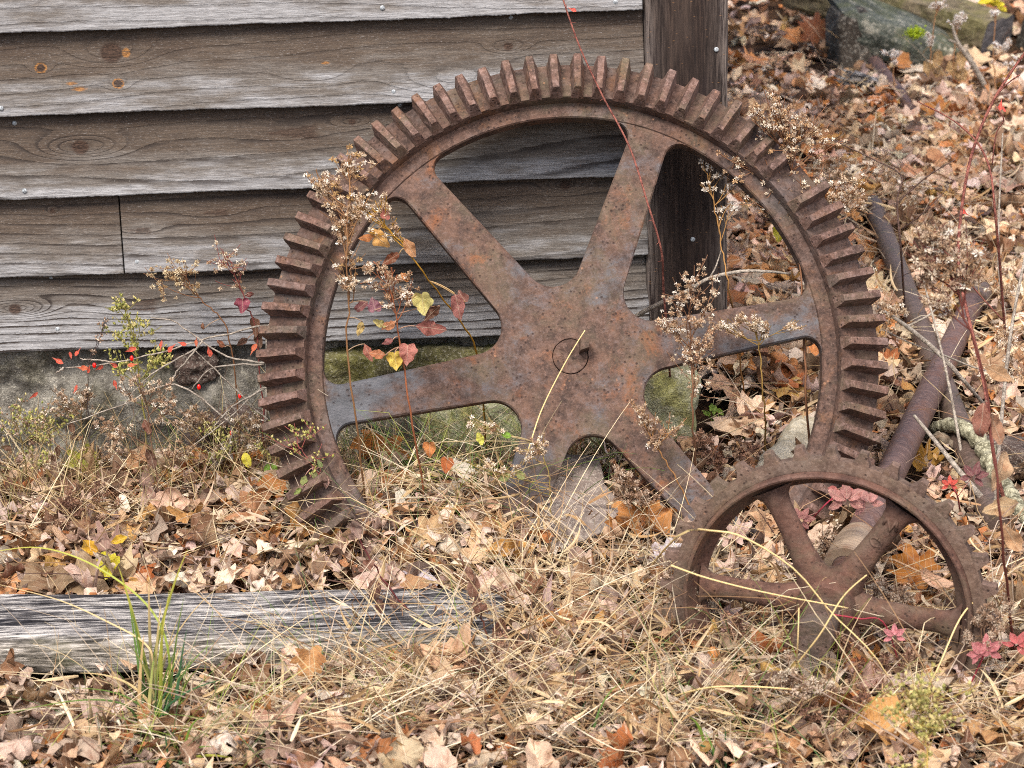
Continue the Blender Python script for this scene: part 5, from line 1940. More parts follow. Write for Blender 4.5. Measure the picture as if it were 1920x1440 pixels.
def puffs(mb, C, rad, col, r, axis=None):
    """dry seed heads: a burst of fine bristles from a small brown cup"""
    C = np.asarray(C, float).reshape(-1, 3)
    N = len(C)
    if not N:
        return
    rad = np.broadcast_to(np.asarray(rad, float), (N,))
    K = len(_fib)
    d = _fib[None] + r.normal(0, 0.22, (N, K, 3))
    d /= np.linalg.norm(d, axis=2, keepdims=True)
    L = rad[:, None] * r.uniform(0.7, 1.2, (N, K))
    tip = C[:, None, :] + d * L[..., None]
    o = np.cross(d, r.normal(size=(N, K, 3)))
    o /= np.linalg.norm(o, axis=2, keepdims=True)
    w = (rad[:, None] * 0.12)[..., None]
    m = C[:, None, :] + d * (L * 0.72)[..., None]
    V = np.stack([np.broadcast_to(C[:, None, :], m.shape), m + o * w, tip, m - o * w], 2).reshape(-1, 3)
    F = np.arange(N * K * 4).reshape(-1, 4)
    c = np.repeat(np.asarray(col, float).reshape(-1, 3) * np.ones((N, 1)), K * 4, 0) * r.uniform(0.8, 1.1, (N * K, 1)).repeat(4, 0)
    mb.add(V, [F], c, np.repeat(r.random((N, 1)), K * 4, 0) * np.array((0, 0, 1.0)))
    # cup
    a = np.arange(5) * 2 * math.pi / 5
    ring = np.stack([np.cos(a), np.sin(a), np.zeros(5)], -1) * 0.24
    cup = np.concatenate([ring, [(0, 0, -0.75)], [(0, 0, 0.3)]])
    V = (C[:, None, :] + cup[None] * rad[:, None, None]).reshape(-1, 3)
    j = np.arange(5)
    T = np.concatenate([np.stack([j, (j + 1) % 5, np.full(5, 6)], -1), np.stack([(j + 1) % 5, j, np.full(5, 5)], -1)])
    T = (T[None] + (np.arange(N) * 7)[:, None, None]).reshape(-1, 3)
    mb.add(V, [T], lin(122, 92, 66))


def buds(mb, C, L, col, r):
    C = np.asarray(C, float).reshape(-1, 3)
    N = len(C)
    d = r.normal(size=(N, 3)) * 0.6 + (0, 0, 0.8)
    d /= np.linalg.norm(d, axis=1, keepdims=True)
    o = np.cross(d, r.normal(size=(N, 3)))
    o /= np.linalg.norm(o, axis=1, keepdims=True)
    q = np.cross(d, o)
    l = r.uniform(0.7, 1.3, (N, 1)) * L
    V = np.stack([C, C + d * l * 0.5 + o * l * 0.28, C + d * l * 0.5 + q * l * 0.28, C + d * l * 0.5 - o * l * 0.28, C + d * l * 0.5 - q * l * 0.28, C + d * l], 1).reshape(-1, 3)
    T = np.array([(0, 2, 1), (0, 3, 2), (0, 4, 3), (0, 1, 4), (5, 1, 2), (5, 2, 3), (5, 3, 4), (5, 4, 1)])
    F = (T[None] + (np.arange(N) * 6)[:, None, None]).reshape(-1, 3)
    mb.add(V, [F], np.repeat(np.asarray(col, float).reshape(-1, 3) * np.ones((N, 1)), 6, 0))


BEI = [lin(226, 210, 186), lin(206, 184, 156), lin(244, 236, 222), lin(186, 158, 128), lin(166, 134, 104)]
BRN = [lin(150, 122, 100), lin(176, 150, 128), lin(130, 104, 84), lin(196, 176, 156)]
YGR = [lin(150, 150, 78), lin(172, 164, 96), lin(126, 130, 70), lin(186, 174, 120)]


def weed(label, path, heads, r0=0.0022, stem=(120, 84, 60), pal=BEI, kind='puff', prad=0.0055, per=9, seed=1, leaves=(), spread=0.03, cat='weed', name='weed', group='dried weeds', droop=0.0, sub=5):
    """path: world points of the stem; heads: (x,y,z) centres of flower sprays; each spray is a branchlet with many small heads"""
    r = np.random.default_rng(seed)
    p = smooth_path(path, 30)
    p[1:-1] += r.normal(0, 0.0012, p[1:-1].shape)
    root = thing(name, label, cat, p[0], group)
    sm = MB()
    sc = np.array(lin(*stem))
    sm.add(*tube(p - p[0], np.linspace(r0, r0 * 0.45, 30), 6), sc)
    for h in heads:
        h = np.asarray(h, float)
        sz = spread * r.uniform(1.0, 1.7)
        # join from the nearest stem point that lies lower
        d = np.linalg.norm(p - h, axis=1) + 0.8 * np.clip(p[:, 2] - h[2] + 0.02, 0, None) * 2
        j = int(np.argmin(d))
        a = p[max(j - 2, 0)]
        br = bez(a, (a + h) / 2 + r.normal(0, 0.006, 3) + (0, 0, -0.006), h, 10)
        sm.add(*tube(br - p[0], np.linspace(r0 * 0.55, r0 * 0.3, 10), 5), sc)
        hb = MB()
        C = []
        for s in range(sub):
            t0 = br[int(r.integers(4, 10))]
            e = h + r.normal(0, sz * 0.75, 3) * (1, 1, 0.8) + (0, 0, 0.2 * sz)
            tb = bez(t0, (t0 + e) / 2 + (0, 0, -0.25 * sz), e, 6)
            hb.add(*tube(tb - p[0], [max(r0 * 0.30, 0.0005)] * 6, 4), sc * 0.95)
            for q in range(per):
                tt = r.uniform(0.35, 1.0)
                C.append(tb[int(tt * 5)] + r.normal(0, sz * 0.16, 3))
        C = np.array(C) - p[0]
        pc = np.array(pal)[r.integers(0, len(pal), len(C))]
        if kind == 'puff':
            keep = r.random(len(C)) < 0.72
            C, pc = C[keep], pc[keep]
            puffs(hb, C, prad * r.uniform(0.45, 1.15, len(C)), pc, r)
        else:
            buds(hb, C, prad * 1.4, pc, r)
        hb.build('seed_head', M_plant, root)
    sm.build('stem', M_plant, root, True)
    for (pos, spx, knd, rgb, yaw, tilt, td) in leaves:
        pos = np.asarray(pos, float)
        size = spx * 0.001
        lb = MB()
        leaf_batch(lb, knd, [pos - p[0]], size, R(yaw), R(tilt), R(td), lin(*rgb, 0.92), 32, 3, 0.9, 1.0, abs(seed * 31 + int(spx + pos[0] * 1000)))
        c = lb.V[0][1 + 64]
        d = np.linalg.norm(p - p[0] - c, axis=1)
        a = (p - p[0])[int(np.argmin(d))]
        lb.add(*tube(bez(a, (a + c) / 2 + (0, 0, 0.006), c, 8), [0.0009] * 8, 5), sc)
        lb.build('leaf', M_fresh, root, True)
    return root


def stemto(b, pts, y0=None, dy=0.0):
    """ground point under pixel b, then pixels pts on vertical planes that start at its y and step by dy"""
    g = G(*b, 0.0)
    if g[1] > -0.11 and g[0] < POST_X1 + 0.05:
        g = P(b[0], b[1], -0.11)
        g[2] = float(ground_z(g[0], g[1]))
    out = [g]
    for i, q in enumerate(pts):
        out.append(P(q[0], q[1], g[1] + (q[2] if len(q) > 2 else dy * (i + 1))))
    return out, g[1]


# against the siding, left of the gear
w, y = stemto((448, 835), [(432, 640), (375, 560), (340, 505)])
weed('dried aster with beige fluffy heads arching left before the lowest board', w, [P(330, 500, y), P(348, 530, y), P(318, 520, y), P(300, 530, y), P(352, 500, y)], 0.0018, (120, 84, 58), [lin(196, 176, 140), lin(214, 198, 166), lin(168, 140, 100)], 'puff', 0.0058, 6, 2, (
    (P(380, 612, y), 14, 'ovate', (120, 78, 56), 0, 70, 90), (P(415, 645, y), 22, 'ovate', (140, 84, 58), 30, 80, 60)), 0.022)
w, y = stemto((492, 800), [(482, 640), (462, 570), (440, 510), (425, 480)])
weed('dried aster with one plum red leaf left of the gear teeth', w, [P(425, 482, y), P(440, 495, y), P(412, 486, y), P(436, 524, y)], 0.0018, (120, 62, 58), BEI, 'puff', 0.0055, 5, 3, (
    (P(455, 570, y - 0.01), 38, 'heart', (150, 76, 92), 180, 82, 90), (P(478, 610, y), 40, 'ovate', (112, 76, 58), 160, 80, 60), (P(484, 636, y), 32, 'ovate', (96, 68, 52), 200, 75, 100),
    (P(468, 552, y), 20, 'ovate', (110, 60, 56), 90, 70, 90), (P(455, 640, y), 26, 'ovate', (84, 56, 44), 120, 80, 90)), 0.018)
w, y = stemto((272, 850), [(268, 760), (252, 650), (240, 600), (232, 566)])
weed('yellow green goldenrod spray standing before the left footing', w, [P(232, 570, y), P(240, 600, y), P(222, 580, y), P(262, 610, y), P(258, 640, y), P(222, 625, y), P(300, 655, y), P(318, 668, y), P(210, 680, y), P(240, 690, y), P(282, 680, y)],
     0.0018, (136, 128, 66), YGR, 'bud', 0.0062, 8, 4, (), 0.018, 'goldenrod', 'goldenrod')
w, y = stemto((305, 990), [(292, 880), (278, 780), (268, 720)])
weed('brown fluffy aster in the thicket below the goldenrod spray', w, [P(262, 725, y), P(290, 722, y), P(238, 735, y), P(310, 745, y), P(200, 800, y), P(330, 760, y), P(345, 840, y), P(216, 830, y)], 0.0018, (110, 84, 66), BRN + BEI, 'puff', 0.006, 6, 5, (
    (P(285, 860, y), 40, 'ovate', (104, 74, 60), 10, 80, 80), (P(300, 930, y), 46, 'ovate', (84, 60, 52), 170, 80, 60), (P(275, 800, y), 30, 'ovate', (124, 82, 66), 200, 75, 90)), 0.02)
w, y = stemto((62, 960), [(50, 880), (35, 810), (20, 770)])
weed('olive green weed spray at the left edge of the frame', w, [P(20, 775, y), P(45, 800, y), P(8, 800, y), P(60, 850, y), P(85, 790, y), P(100, 850, y)], 0.0018, (120, 104, 66), YGR + BRN, 'bud', 0.006, 8, 6, (), 0.022, 'weed', 'weed')
w, y = stemto((155, 760), [(165, 700), (182, 650), (198, 600)])
weed('thin dark stalk with tiny pods leaning on the bleached lowest board', w, [P(198, 600, y), P(188, 632, y), P(178, 660, y)], 0.0012, (70, 60, 58), BRN, 'bud', 0.004, 4, 7, (), 0.008)

for q, (bx, by, tx, ty, col, lb) in enumerate(((95, 905, 88, 770, 'g', 'thin olive weed second from the left frame edge before the footing'), (150, 900, 150, 730, 'b', 'brown seeded weed under the leftmost red leaves'),
        (205, 930, 212, 800, 'b', 'short brown weed before the bare part of the footing'), (350, 915, 356, 770, 'b', 'brown seeded weed before the brown footing stone'), (400, 930, 412, 800, 'g', 'olive weed in front of the brown footing stone'),
        (455, 930, 470, 790, 'b', 'brown seeded weed close to the left gear teeth'), (20, 930, 12, 850, 'b', 'low brown weed in the thicket at the left frame edge'))):
    w, y = stemto((bx, by), [((bx + tx) / 2 + 4, (by + ty) / 2), (tx, ty)])
    hs = [P(tx + rng.normal() * 24, ty + abs(rng.normal()) * 34, y + rng.normal() * 0.015) for _ in range(8)]
    weed(lb, w, hs, 0.0014, (120, 98, 70), YGR if col == 'g' else BRN + BEI, 'bud' if col == 'g' else 'puff', 0.0056, 5, 80 + q, tuple(
        (P((bx + tx) / 2 + rng.normal() * 14, (by + ty) / 2 + rng.normal() * 20, y), rng.uniform(18, 34), 'ovate', ((112, 80, 62), (150, 112, 84), (92, 68, 54))[j], rng.uniform(0, 360), 78, 90) for j in range(3)), 0.014)

# in front of the left half of the gear
yf = HUB[1] - 0.13
w = [G(690, 960, 0.0), P(668, 800, yf), P(650, 640, yf), P(655, 560, yf), P(648, 460, yf), P(655, 370, yf + 0.04), P(652, 300, yf + 0.08)]
weed('tall dried aster with whitish fluffy heads before the upper left gear teeth', w, [P(655, 290, yf + 0.08), P(662, 312, yf + 0.08), P(648, 318, yf + 0.08), P(604, 336, yf + 0.06), P(592, 345, yf + 0.06), P(620, 340, yf + 0.06), P(640, 372, yf + 0.05), P(660, 386, yf + 0.05), P(624, 380, yf + 0.05),
     P(632, 420, yf + 0.03), P(645, 430, yf + 0.03), P(648, 492, yf), P(655, 505, yf), P(646, 520, yf), P(670, 400, yf + 0.03), P(680, 380, yf)], 0.0020, (134, 98, 66), BEI + [lin(190, 156, 104)], 'puff', 0.0068, 7, 8, (
    (P(676, 575, yf), 32, 'ovate', (134, 84, 84), 100, 75, 60), (P(676, 615, yf), 26, 'ovate', (196, 170, 108), 160, 80, 90), (P(690, 660, yf), 30, 'ovate', (168, 104, 88), 200, 70, 90)), 0.017)
w = [P(912, 840, -0.14), P(904, 740, -0.21), P(892, 655, -0.27), P(866, 605, -0.33), P(838, 570, -0.40), P(790, 505, yf), P(752, 455, yf), P(715, 420, yf), P(690, 395, yf + 0.02)]
weed('leaning yellow stemmed aster with golden and maroon leaves inside the gear window', w, [P(712, 385, yf), P(718, 398, yf), P(735, 420, yf), P(728, 430, yf), P(700, 410, yf), P(680, 390, yf + 0.02)], 0.0021, (170, 128, 44), BEI, 'puff', 0.0062, 5, 9, (
    (P(708, 446, yf - 0.01), 52, 'ovate', (206, 158, 92), 215, 80, 70), (P(722, 404, yf - 0.01), 26, 'heart', (176, 108, 96), 0, 75, 90), (P(688, 446, yf), 26, 'ovate', (190, 124, 74), 90, 70, 90),
    (P(768, 464, yf - 0.01), 36, 'ovate', (180, 132, 92), 210, 80, 90), (P(735, 484, yf), 34, 'ovate', (120, 70, 48), 120, 75, 90), (P(858, 572, yf - 0.01), 48, 'ovate', (150, 96, 90), 190, 80, 90),
    (P(868, 560, yf - 0.01), 32, 'heart', (142, 96, 86), 20, 75, 70)), 0.013)
w = [G(800, 960, 0.0), P(775, 800, yf - 0.02), P(752, 660, yf - 0.02), P(738, 570, yf - 0.02), P(722, 515, yf - 0.02), P(700, 490, yf - 0.02)]
weed('bushy aster with yellow, pink and brown leaves above the left spoke', w, [P(690, 502, yf - 0.02), P(720, 505, yf - 0.02), P(745, 515, yf - 0.02), P(752, 545, yf - 0.02), P(768, 550, yf - 0.02), P(712, 530, yf - 0.02), P(730, 545, yf - 0.02)], 0.0020, (150, 92, 62), BEI, 'puff', 0.0058, 6, 10, (
    (P(741, 672, yf - 0.03), 40, 'heart', (212, 184, 84), 185, 80, 90), (P(764, 658, yf - 0.035), 46, 'heart', (186, 122, 110), 175, 80, 90), (P(708, 664, yf - 0.03), 30, 'ovate', (186, 120, 84), 80, 70, 90),
    (P(792, 562, yf - 0.03), 46, 'heart', (196, 186, 116), 185, 80, 90), (P(806, 615, yf - 0.03), 52, 'ovate', (140, 84, 76), 260, 65, 90), (P(730, 610, yf - 0.03), 30, 'ovate', (188, 128, 90), 110, 80, 90),
    (P(712, 606, yf - 0.03), 26, 'ovate', (176, 164, 104), 60, 80, 90), (P(812, 585, yf - 0.03), 34, 'ovate', (96, 60, 44), 130, 80, 90), (P(728, 640, yf - 0.03), 22, 'ovate', (150, 92, 90), 110, 80, 90),
    (P(702, 575, yf - 0.03), 34, 'heart', (138, 92, 104), 10, 70, 90), (P(760, 520, yf - 0.03), 22, 'ovate', (198, 132, 76), 40, 70, 90)), 0.014)
w, y = stemto((668, 1010), [(620, 930), (590, 880), (555, 830)])
weed('green and pink leafed sprig before the lowest gear teeth at left', w, [P(560, 812, y), P(585, 800, y), P(545, 840, y), P(590, 860, y)], 0.0014, (150, 82, 76), YGR, 'bud', 0.005, 6, 11, tuple(
    (P(px, py, y - 0.01), s, 'ovate', c, yw, 75, 90) for px, py, s, c, yw in ((570, 900, 20, (150, 160, 96), 160), (590, 890, 22, (164, 166, 110), 200), (612, 905, 22, (176, 140, 128), 170), (640, 935, 26, (150, 122, 118), 190),
     (660, 985, 34, (150, 128, 124), 210), (625, 965, 24, (120, 140, 84), 150), (560, 920, 20, (140, 156, 84), 120), (600, 870, 16, (126, 142, 86), 30), (648, 960, 24, (164, 120, 112), 120))), 0.018, 'sprig', 'sprig', 'leafy sprigs')
w, y = stemto((535, 945), [(510, 890), (500, 850), (490, 830)])
weed('sprig with yellow and fresh green leaves left of the lowest gear teeth', w, [P(490, 832, y), P(500, 845, y)], 0.0014, (146, 130, 76), YGR, 'bud', 0.004, 4, 12, tuple(
    (P(px, py, y - 0.01), s, 'ovate', c, yw, 70, 90) for px, py, s, c, yw in ((462, 862, 34, (218, 206, 74), 200), (500, 880, 24, (112, 150, 52), 160), (515, 878, 20, (124, 160, 60), 30), (520, 895, 20, (116, 150, 54), 200), (492, 905, 30, (206, 206, 90), 180))), 0.01, 'sprig', 'sprig', 'leafy sprigs')

# before the right half of the gear
w = [G(1520, 905, 0.0), P(1512, 760, -0.33), P(1506, 620, -0.30), P(1500, 500, -0.27), P(1488, 380, -0.22), P(1480, 300, -0.18), P(1462, 215, -0.15)]
weed('tallest aster, a big cream cloud of seed heads before the upper right gear teeth', w, [P(px, py, -0.2) for px, py in ((1462, 190), (1470, 205), (1450, 205), (1420, 215), (1435, 222), (1410, 225), (1490, 225), (1505, 220), (1480, 240), (1460, 240), (1500, 245), (1520, 232), (1485, 270), (1492, 285),
     (1478, 330), (1520, 350), (1540, 270), (1552, 250), (1430, 320), (1440, 335), (1382, 292), (1378, 300), (1450, 370), (1436, 380), (1470, 385), (1490, 395), (1424, 365))],
     0.0024, (132, 92, 66), BEI + [lin(214, 176, 132)], 'puff', 0.0060, 6, 13, (), 0.020)
w = [G(1580, 760, 0.0), P(1572, 600, 0.0), P(1566, 470, 0.0), P(1560, 390, 0.02), P(1575, 340, 0.03)]
weed('shorter aster with straw coloured heads right of the topmost weed', w, [P(px, py, 0.02) for px, py in ((1575, 350), (1600, 365), (1590, 340), (1560, 360), (1620, 375), (1610, 350), (1580, 505), (1600, 520), (1560, 530), (1585, 540))], 0.0020, (140, 100, 70), BEI, 'puff', 0.0060, 5, 14, (), 0.02)
w = [G(1400, 760, 0.0), P(1370, 560, -0.22), P(1352, 460, -0.18), P(1338, 380, -0.16), P(1326, 330, -0.14)]
weed('open branched weed with round white heads in front of the dark post', w, [P(px, py, -0.15) for px, py in ((1318, 318), (1326, 324), (1328, 345), (1338, 352), (1316, 348), (1358, 325), (1362, 345), (1374, 348), (1388, 338), (1350, 390), (1366, 396), (1370, 382), (1340, 300))],
     0.0018, (158, 118, 70), [lin(240, 234, 224), lin(228, 216, 200)], 'puff', 0.0072, 2, 15, (), 0.007, sub=2)
w = [G(1310, 935, 0.0), P(1300, 800, -0.42), P(1296, 680, -0.42), P(1292, 560, -0.40), P(1296, 530, -0.40)]
weed('beige aster crossing the right spoke close to the hub', w, [P(px, py, -0.42) for px, py in ((1296, 530), (1280, 545), (1312, 545), (1270, 560), (1330, 560), (1248, 600), (1258, 610), (1240, 606), (1290, 590), (1310, 600), (1330, 610), (1290, 640), (1305, 650), (1320, 640), (1290, 665), (1300, 690), (1310, 715))],
     0.0020, (132, 96, 72), BEI + [lin(206, 172, 140)], 'puff', 0.0056, 6, 16, (), 0.018)
w = [G(1440, 900, 0.0), P(1432, 760, -0.38), P(1424, 660, -0.38), P(1410, 600, -0.38)]
weed('low aster with pale tips lying along the right spoke', w, [P(px, py, -0.39) for px, py in ((1380, 598), (1400, 602), (1420, 605), (1430, 612), (1440, 615), (1492, 600), (1370, 615), (1350, 610))], 0.0018, (140, 112, 60), BEI, 'puff', 0.0058, 5, 17, (), 0.013)
w = [G(1540, 860, 0.0), P(1556, 640, -0.25), P(1562, 560, -0.25), P(1575, 520, -0.25), P(1580, 502, -0.25)]
weed('thin weed with tiny white stars over the right gear teeth', w, [P(px, py, -0.25) for px, py in ((1572, 500), (1585, 502), (1562, 530), (1580, 535), (1592, 558), (1540, 530), (1588, 545))], 0.0012, (110, 78, 72), [lin(240, 236, 226), lin(220, 206, 186)], 'puff', 0.0052, 3, 18, (), 0.009)
w, y = stemto((1318, 1010), [(1270, 900), (1225, 830), (1200, 775)])
weed('grey beige weed leaning over the lower right spoke', w, [P(px, py, y) for px, py in ((1200, 775), (1214, 785), (1224, 800), (1205, 790), (1232, 820), (1262, 800), (1240, 812))], 0.0020, (150, 110, 70), BEI + BRN, 'puff', 0.0058, 5, 19, (), 0.012)
w, y = stemto((1235, 1080), [(1215, 980), (1190, 920), (1165, 885)])
weed('dense brown seed head cluster beside the lower right spoke', w, [P(px, py, y) for px, py in ((1160, 882), (1175, 892), (1165, 905), (1185, 915), (1200, 920), (1150, 925), (1210, 935), (1175, 930))], 0.0020, (130, 96, 60), BRN, 'puff', 0.0068, 7, 20, (), 0.013)
w, y = stemto((1035, 1010), [(1030, 900), (1015, 850), (1000, 830)])
weed('small beige weed under the hub with a few green leaves', w, [P(px, py, y) for px, py in ((1000, 832), (1015, 845), (990, 845), (950, 880), (905, 885), (880, 870), (878, 798), (905, 800))], 0.0014, (150, 130, 76), BEI, 'puff', 0.0060, 4, 21, (
    (P(950, 816, y), 22, 'ovate', (130, 170, 62), 70, 60, 90), (P(900, 822, y), 26, 'ovate', (206, 206, 90), 200, 75, 90), (P(805, 838, y), 34, 'heart', (196, 128, 74), 180, 80, 90), (P(838, 868, y), 34, 'heart', (190, 110, 62), 170, 80, 90),
    (P(975, 890, y), 26, 'ovate', (146, 152, 92), 40, 60, 90), (P(946, 895, y), 28, 'ovate', (140, 146, 92), 110, 60, 90)), 0.014)
w, y = stemto((1660, 900), [(1580, 870), (1560, 830), (1572, 815)])
weed('small brown seed head lying before the lowest right teeth', w, [P(px, py, y + 0.05) for px, py in ((1556, 828), (1570, 822), (1580, 815), (1540, 835))], 0.0015, (120, 92, 70), BRN, 'puff', 0.0062, 5, 22, (), 0.010)

for q, (bx, by, tx, ty, lb) in enumerate(((1660, 700, 1650, 560, 'pale fine weed between the gear teeth and the far pipe'), (1790, 560, 1800, 430, 'pale fine weed right of the top of the far pipe'),
        (1880, 620, 1872, 500, 'pale fine weed at the right edge above the shaft end'), (1560, 420, 1572, 300, 'pale fine weed among leaves above the topmost right teeth'), (1690, 420, 1700, 320, 'thin pale weed standing in the middle of the leaf slope'),
        (1850, 830, 1862, 640, 'pale weed rising beside the shaft end'))):
    w, y = stemto((bx, by), [((bx + tx) / 2 - 5, (by + ty) / 2), (tx, ty)])
    hs = [P(tx + rng.normal() * 26, ty + abs(rng.normal()) * 34 - 8, y + rng.normal() * 0.02) for _ in range(8)]
    weed(lb, w, hs, 0.0013, (146, 112, 84), BEI, 'puff', 0.0062, 5, 90 + q, (), 0.016)

# far weeds before the stones
for q, (b, tp, hs, lb) in enumerate((((1745, 175), (1758, 8), ((1750, 6), (1760, 10), (1770, 5), (1748, 68), (1742, 72)), 'white headed weed standing before the mossy timber'),
                                     ((1790, 180), (1798, 35), ((1790, 36), (1800, 32), (1806, 36), (1795, 44)), 'second white headed weed, in line with the middle of the timber'),
                                     ((1870, 200), (1868, 20), ((1866, 22), (1878, 88), (1892, 80), (1884, 84), (1900, 115)), 'lanky weed before the sawn end of the timber'),
                                     ((1682, 190), (1680, 98), ((1678, 98), (1682, 104), (1670, 100)), 'low weed before the wedge stone'))):
    g = G(*b, 0.0)
    w = [g, P((b[0] + tp[0]) / 2 - 6, (b[1] + tp[1]) / 2, g[1]), P(*tp, g[1])]
    lv = tuple((P(b[0] + dx, py, g[1]), 70, 'ovate', (176, 144, 100), yw, 80, 90) for dx, py, yw in (((12, 110, 170), (-4, 130, 200), (14, 142, 160)) if q < 2 else ()))
    weed(lb, w, [P(px, py, g[1]) for px, py in hs], 0.003, (166, 124, 88), [lin(240, 238, 236), lin(222, 214, 206)], 'puff', 0.011, 4, 30 + q, lv, 0.014, sub=3)

# close to the camera, soft in the photograph
w = [G(1905, 1250, 0.0), P(1878, 1000, -1.15), P(1850, 740, -1.12), P(1800, 560, -1.10), P(1765, 440, -1.08)]
weed('near tall brown weed with fluffy tan heads rising over the pipes at the right', w, [P(px, py, -1.1) for px, py in ((1745, 440), (1760, 455), (1730, 460), (1770, 470), (1750, 480), (1738, 500), (1780, 490), (1800, 520), (1830, 500), (1770, 540), (1760, 560), (1830, 470))], 0.0024, (104, 56, 48), BEI + BRN, 'puff', 0.0085, 5, 40, tuple(
    (P(px, py, -1.13), s, 'ovate', c, yw, 80, td) for px, py, s, c, yw, td in ((1872, 700, 44, (190, 150, 112), 60, 90), (1840, 790, 52, (150, 100, 84), 150, 60), (1876, 880, 60, (196, 164, 130), 170, 110), (1880, 950, 56, (206, 174, 134), 100, 90), (1866, 800, 46, (164, 124, 98), 200, 90), (1898, 1010, 46, (190, 150, 112), 30, 90))), 0.018)
w = [G(1760, 1600, 0.0), P(1745, 1480, -1.48), P(1735, 1380, -1.46), P(1720, 1300, -1.44)]
weed('near olive yellow goldenrod spray at the lower right', w, [P(px, py, -1.46) for px, py in ((1700, 1290), (1730, 1300), (1715, 1320), (1750, 1310), (1690, 1335), (1740, 1345), (1765, 1340), (1710, 1360), (1720, 1430))], 0.0016, (176, 150, 76), [lin(176, 166, 100), lin(196, 180, 122), lin(150, 146, 84)], 'bud', 0.0062, 8, 41, (), 0.020, 'goldenrod', 'goldenrod')
for q, (b, tp, hs, lb) in enumerate((((1470, 1400), (1490, 1262), ((1480, 1262), (1500, 1270), (1520, 1275), (1466, 1275), (1545, 1280), (1570, 1290)), 'round grey brown seed heads in straw below the small gear hub'),
                                     ((1660, 1240), (1665, 1110), ((1650, 1100), (1668, 1108), (1682, 1115), (1640, 1112), (1662, 1125), (1700, 1120)), 'grey brown seed heads in front of the right spoke of the small gear'),
                                     ((1545, 1160), (1545, 1010), ((1540, 1005), (1552, 1015), (1535, 1025), (1548, 1035)), 'brown seed heads standing behind the small gear spokes'),
                                     ((1310, 1230), (1290, 1100), ((1280, 1090), (1300, 1110), (1262, 1120), (1290, 1140), (1320, 1150), (1275, 1165), (1250, 1060), (1255, 1110)), 'brown withered weed covering the left edge of the small gear'),
                                     ((1830, 1330), (1850, 1160), ((1860, 1150), (1845, 1165), (1880, 1140), (1875, 1165), (1820, 1200)), 'withered weed over the right edge of the small gear'))):
    g = G(*b, 0.0)
    yy = g[1] if q != 2 else g[1] + 0.1
    w = [g, P((b[0] + tp[0]) / 2, (b[1] + tp[1]) / 2, yy), P(*tp, yy)]
    weed(lb, w, [P(px, py, yy) for px, py in hs], 0.0018, (124, 96, 76), BRN + [lin(206, 192, 172)], 'puff', 0.0068, 6, 50 + q, (), 0.014)
w, y = stemto((838, 1220), [(790, 1170), (735, 1110), (690, 1040), (660, 985)])
weed('dark red leaning stem with shrivelled leaves hanging over the plank', w, [P(835, 1205, y)], 0.0024, (104, 54, 54), BRN, 'bud', 0.003, 2, 60, tuple(
    (P(px, py, y - 0.01), s, 'ovate', c, yw, 82, 90) for px, py, s, c, yw in ((702, 1105, 42, (110, 76, 66), 170), (712, 1135, 30, (104, 70, 60), 190), (738, 1130, 26, (124, 96, 84), 10), (742, 1180, 44, (110, 76, 64), 180), (688, 1060, 34, (140, 100, 84), 120), (668, 990, 36, (146, 120, 110), 200))), 0.006, 'weed', 'withered_stem')
w, y = stemto((930, 1260), [(905, 1160), (880, 1090), (862, 1040)])
weed('brown stem with crumpled leaves standing at the buried end of the plank', w, [P(862, 1045, y)], 0.0018, (112, 70, 58), BRN, 'bud', 0.003, 2, 61, tuple(
    (P(px, py, y - 0.01), s, 'ovate', c, yw, 80, 90) for px, py, s, c, yw in ((888, 1100, 40, (130, 94, 78), 170), (900, 1140, 46, (120, 84, 70), 200), (935, 1180, 44, (110, 72, 56), 160), (960, 1200, 36, (104, 74, 60), 190), (880, 1075, 26, (150, 110, 92), 20))), 0.006, 'weed', 'withered_stem')

# dense withered tangle low at the bottom right and along the footing
for q, (px, py, lb) in enumerate(((1560, 1335, 'dark crumbly dead weed at the bottom below the small gear'), (1660, 1240, 'crumbly dead weed under the right of the small gear'), (915, 1255, 'brown crumbly weed in straw before the plank end'),
                                  (1330, 1190, 'dark crumbly weed against the lower left rim of the small gear'), (150, 960, 'brown crumbly weed on the left leaf heap'), (1350, 860, 'dark withered weed between the cornerstone and the gear rim'))):
    g = G(px, py + 60, 0.0)
    hs = [P(px + rng.normal() * 42, py + rng.normal() * 24, g[1] + rng.normal() * 0.03) for _ in range(9)]
    weed(lb, [g, P(px - 5, py + 30, g[1]), P(px, py, g[1])], hs, 0.0016, (96, 70, 58), [lin(120, 88, 72), lin(146, 110, 90), lin(96, 68, 58), lin(170, 140, 116)], 'puff', 0.0085, 5, 70 + q, (), 0.016)

# ------------------------------------------------------------------ barberry
RED = (214, 92, 72)


def small_leaf(par, pos, org, size, rgb, seed):
    r = np.random.default_rng(seed)
    lb = MB()
    leaf_batch(lb, 'spoon', [np.asarray(pos) - org], size, r.uniform(0, 6.28), R(70 + r.normal() * 12), R(90 + r.normal() * 25), lin(*rgb, 0.95), 20, 3, 0.7, 0.3, seed, 0.2, 0.4)
    return lb.build('leaf', M_fresh, par, True)


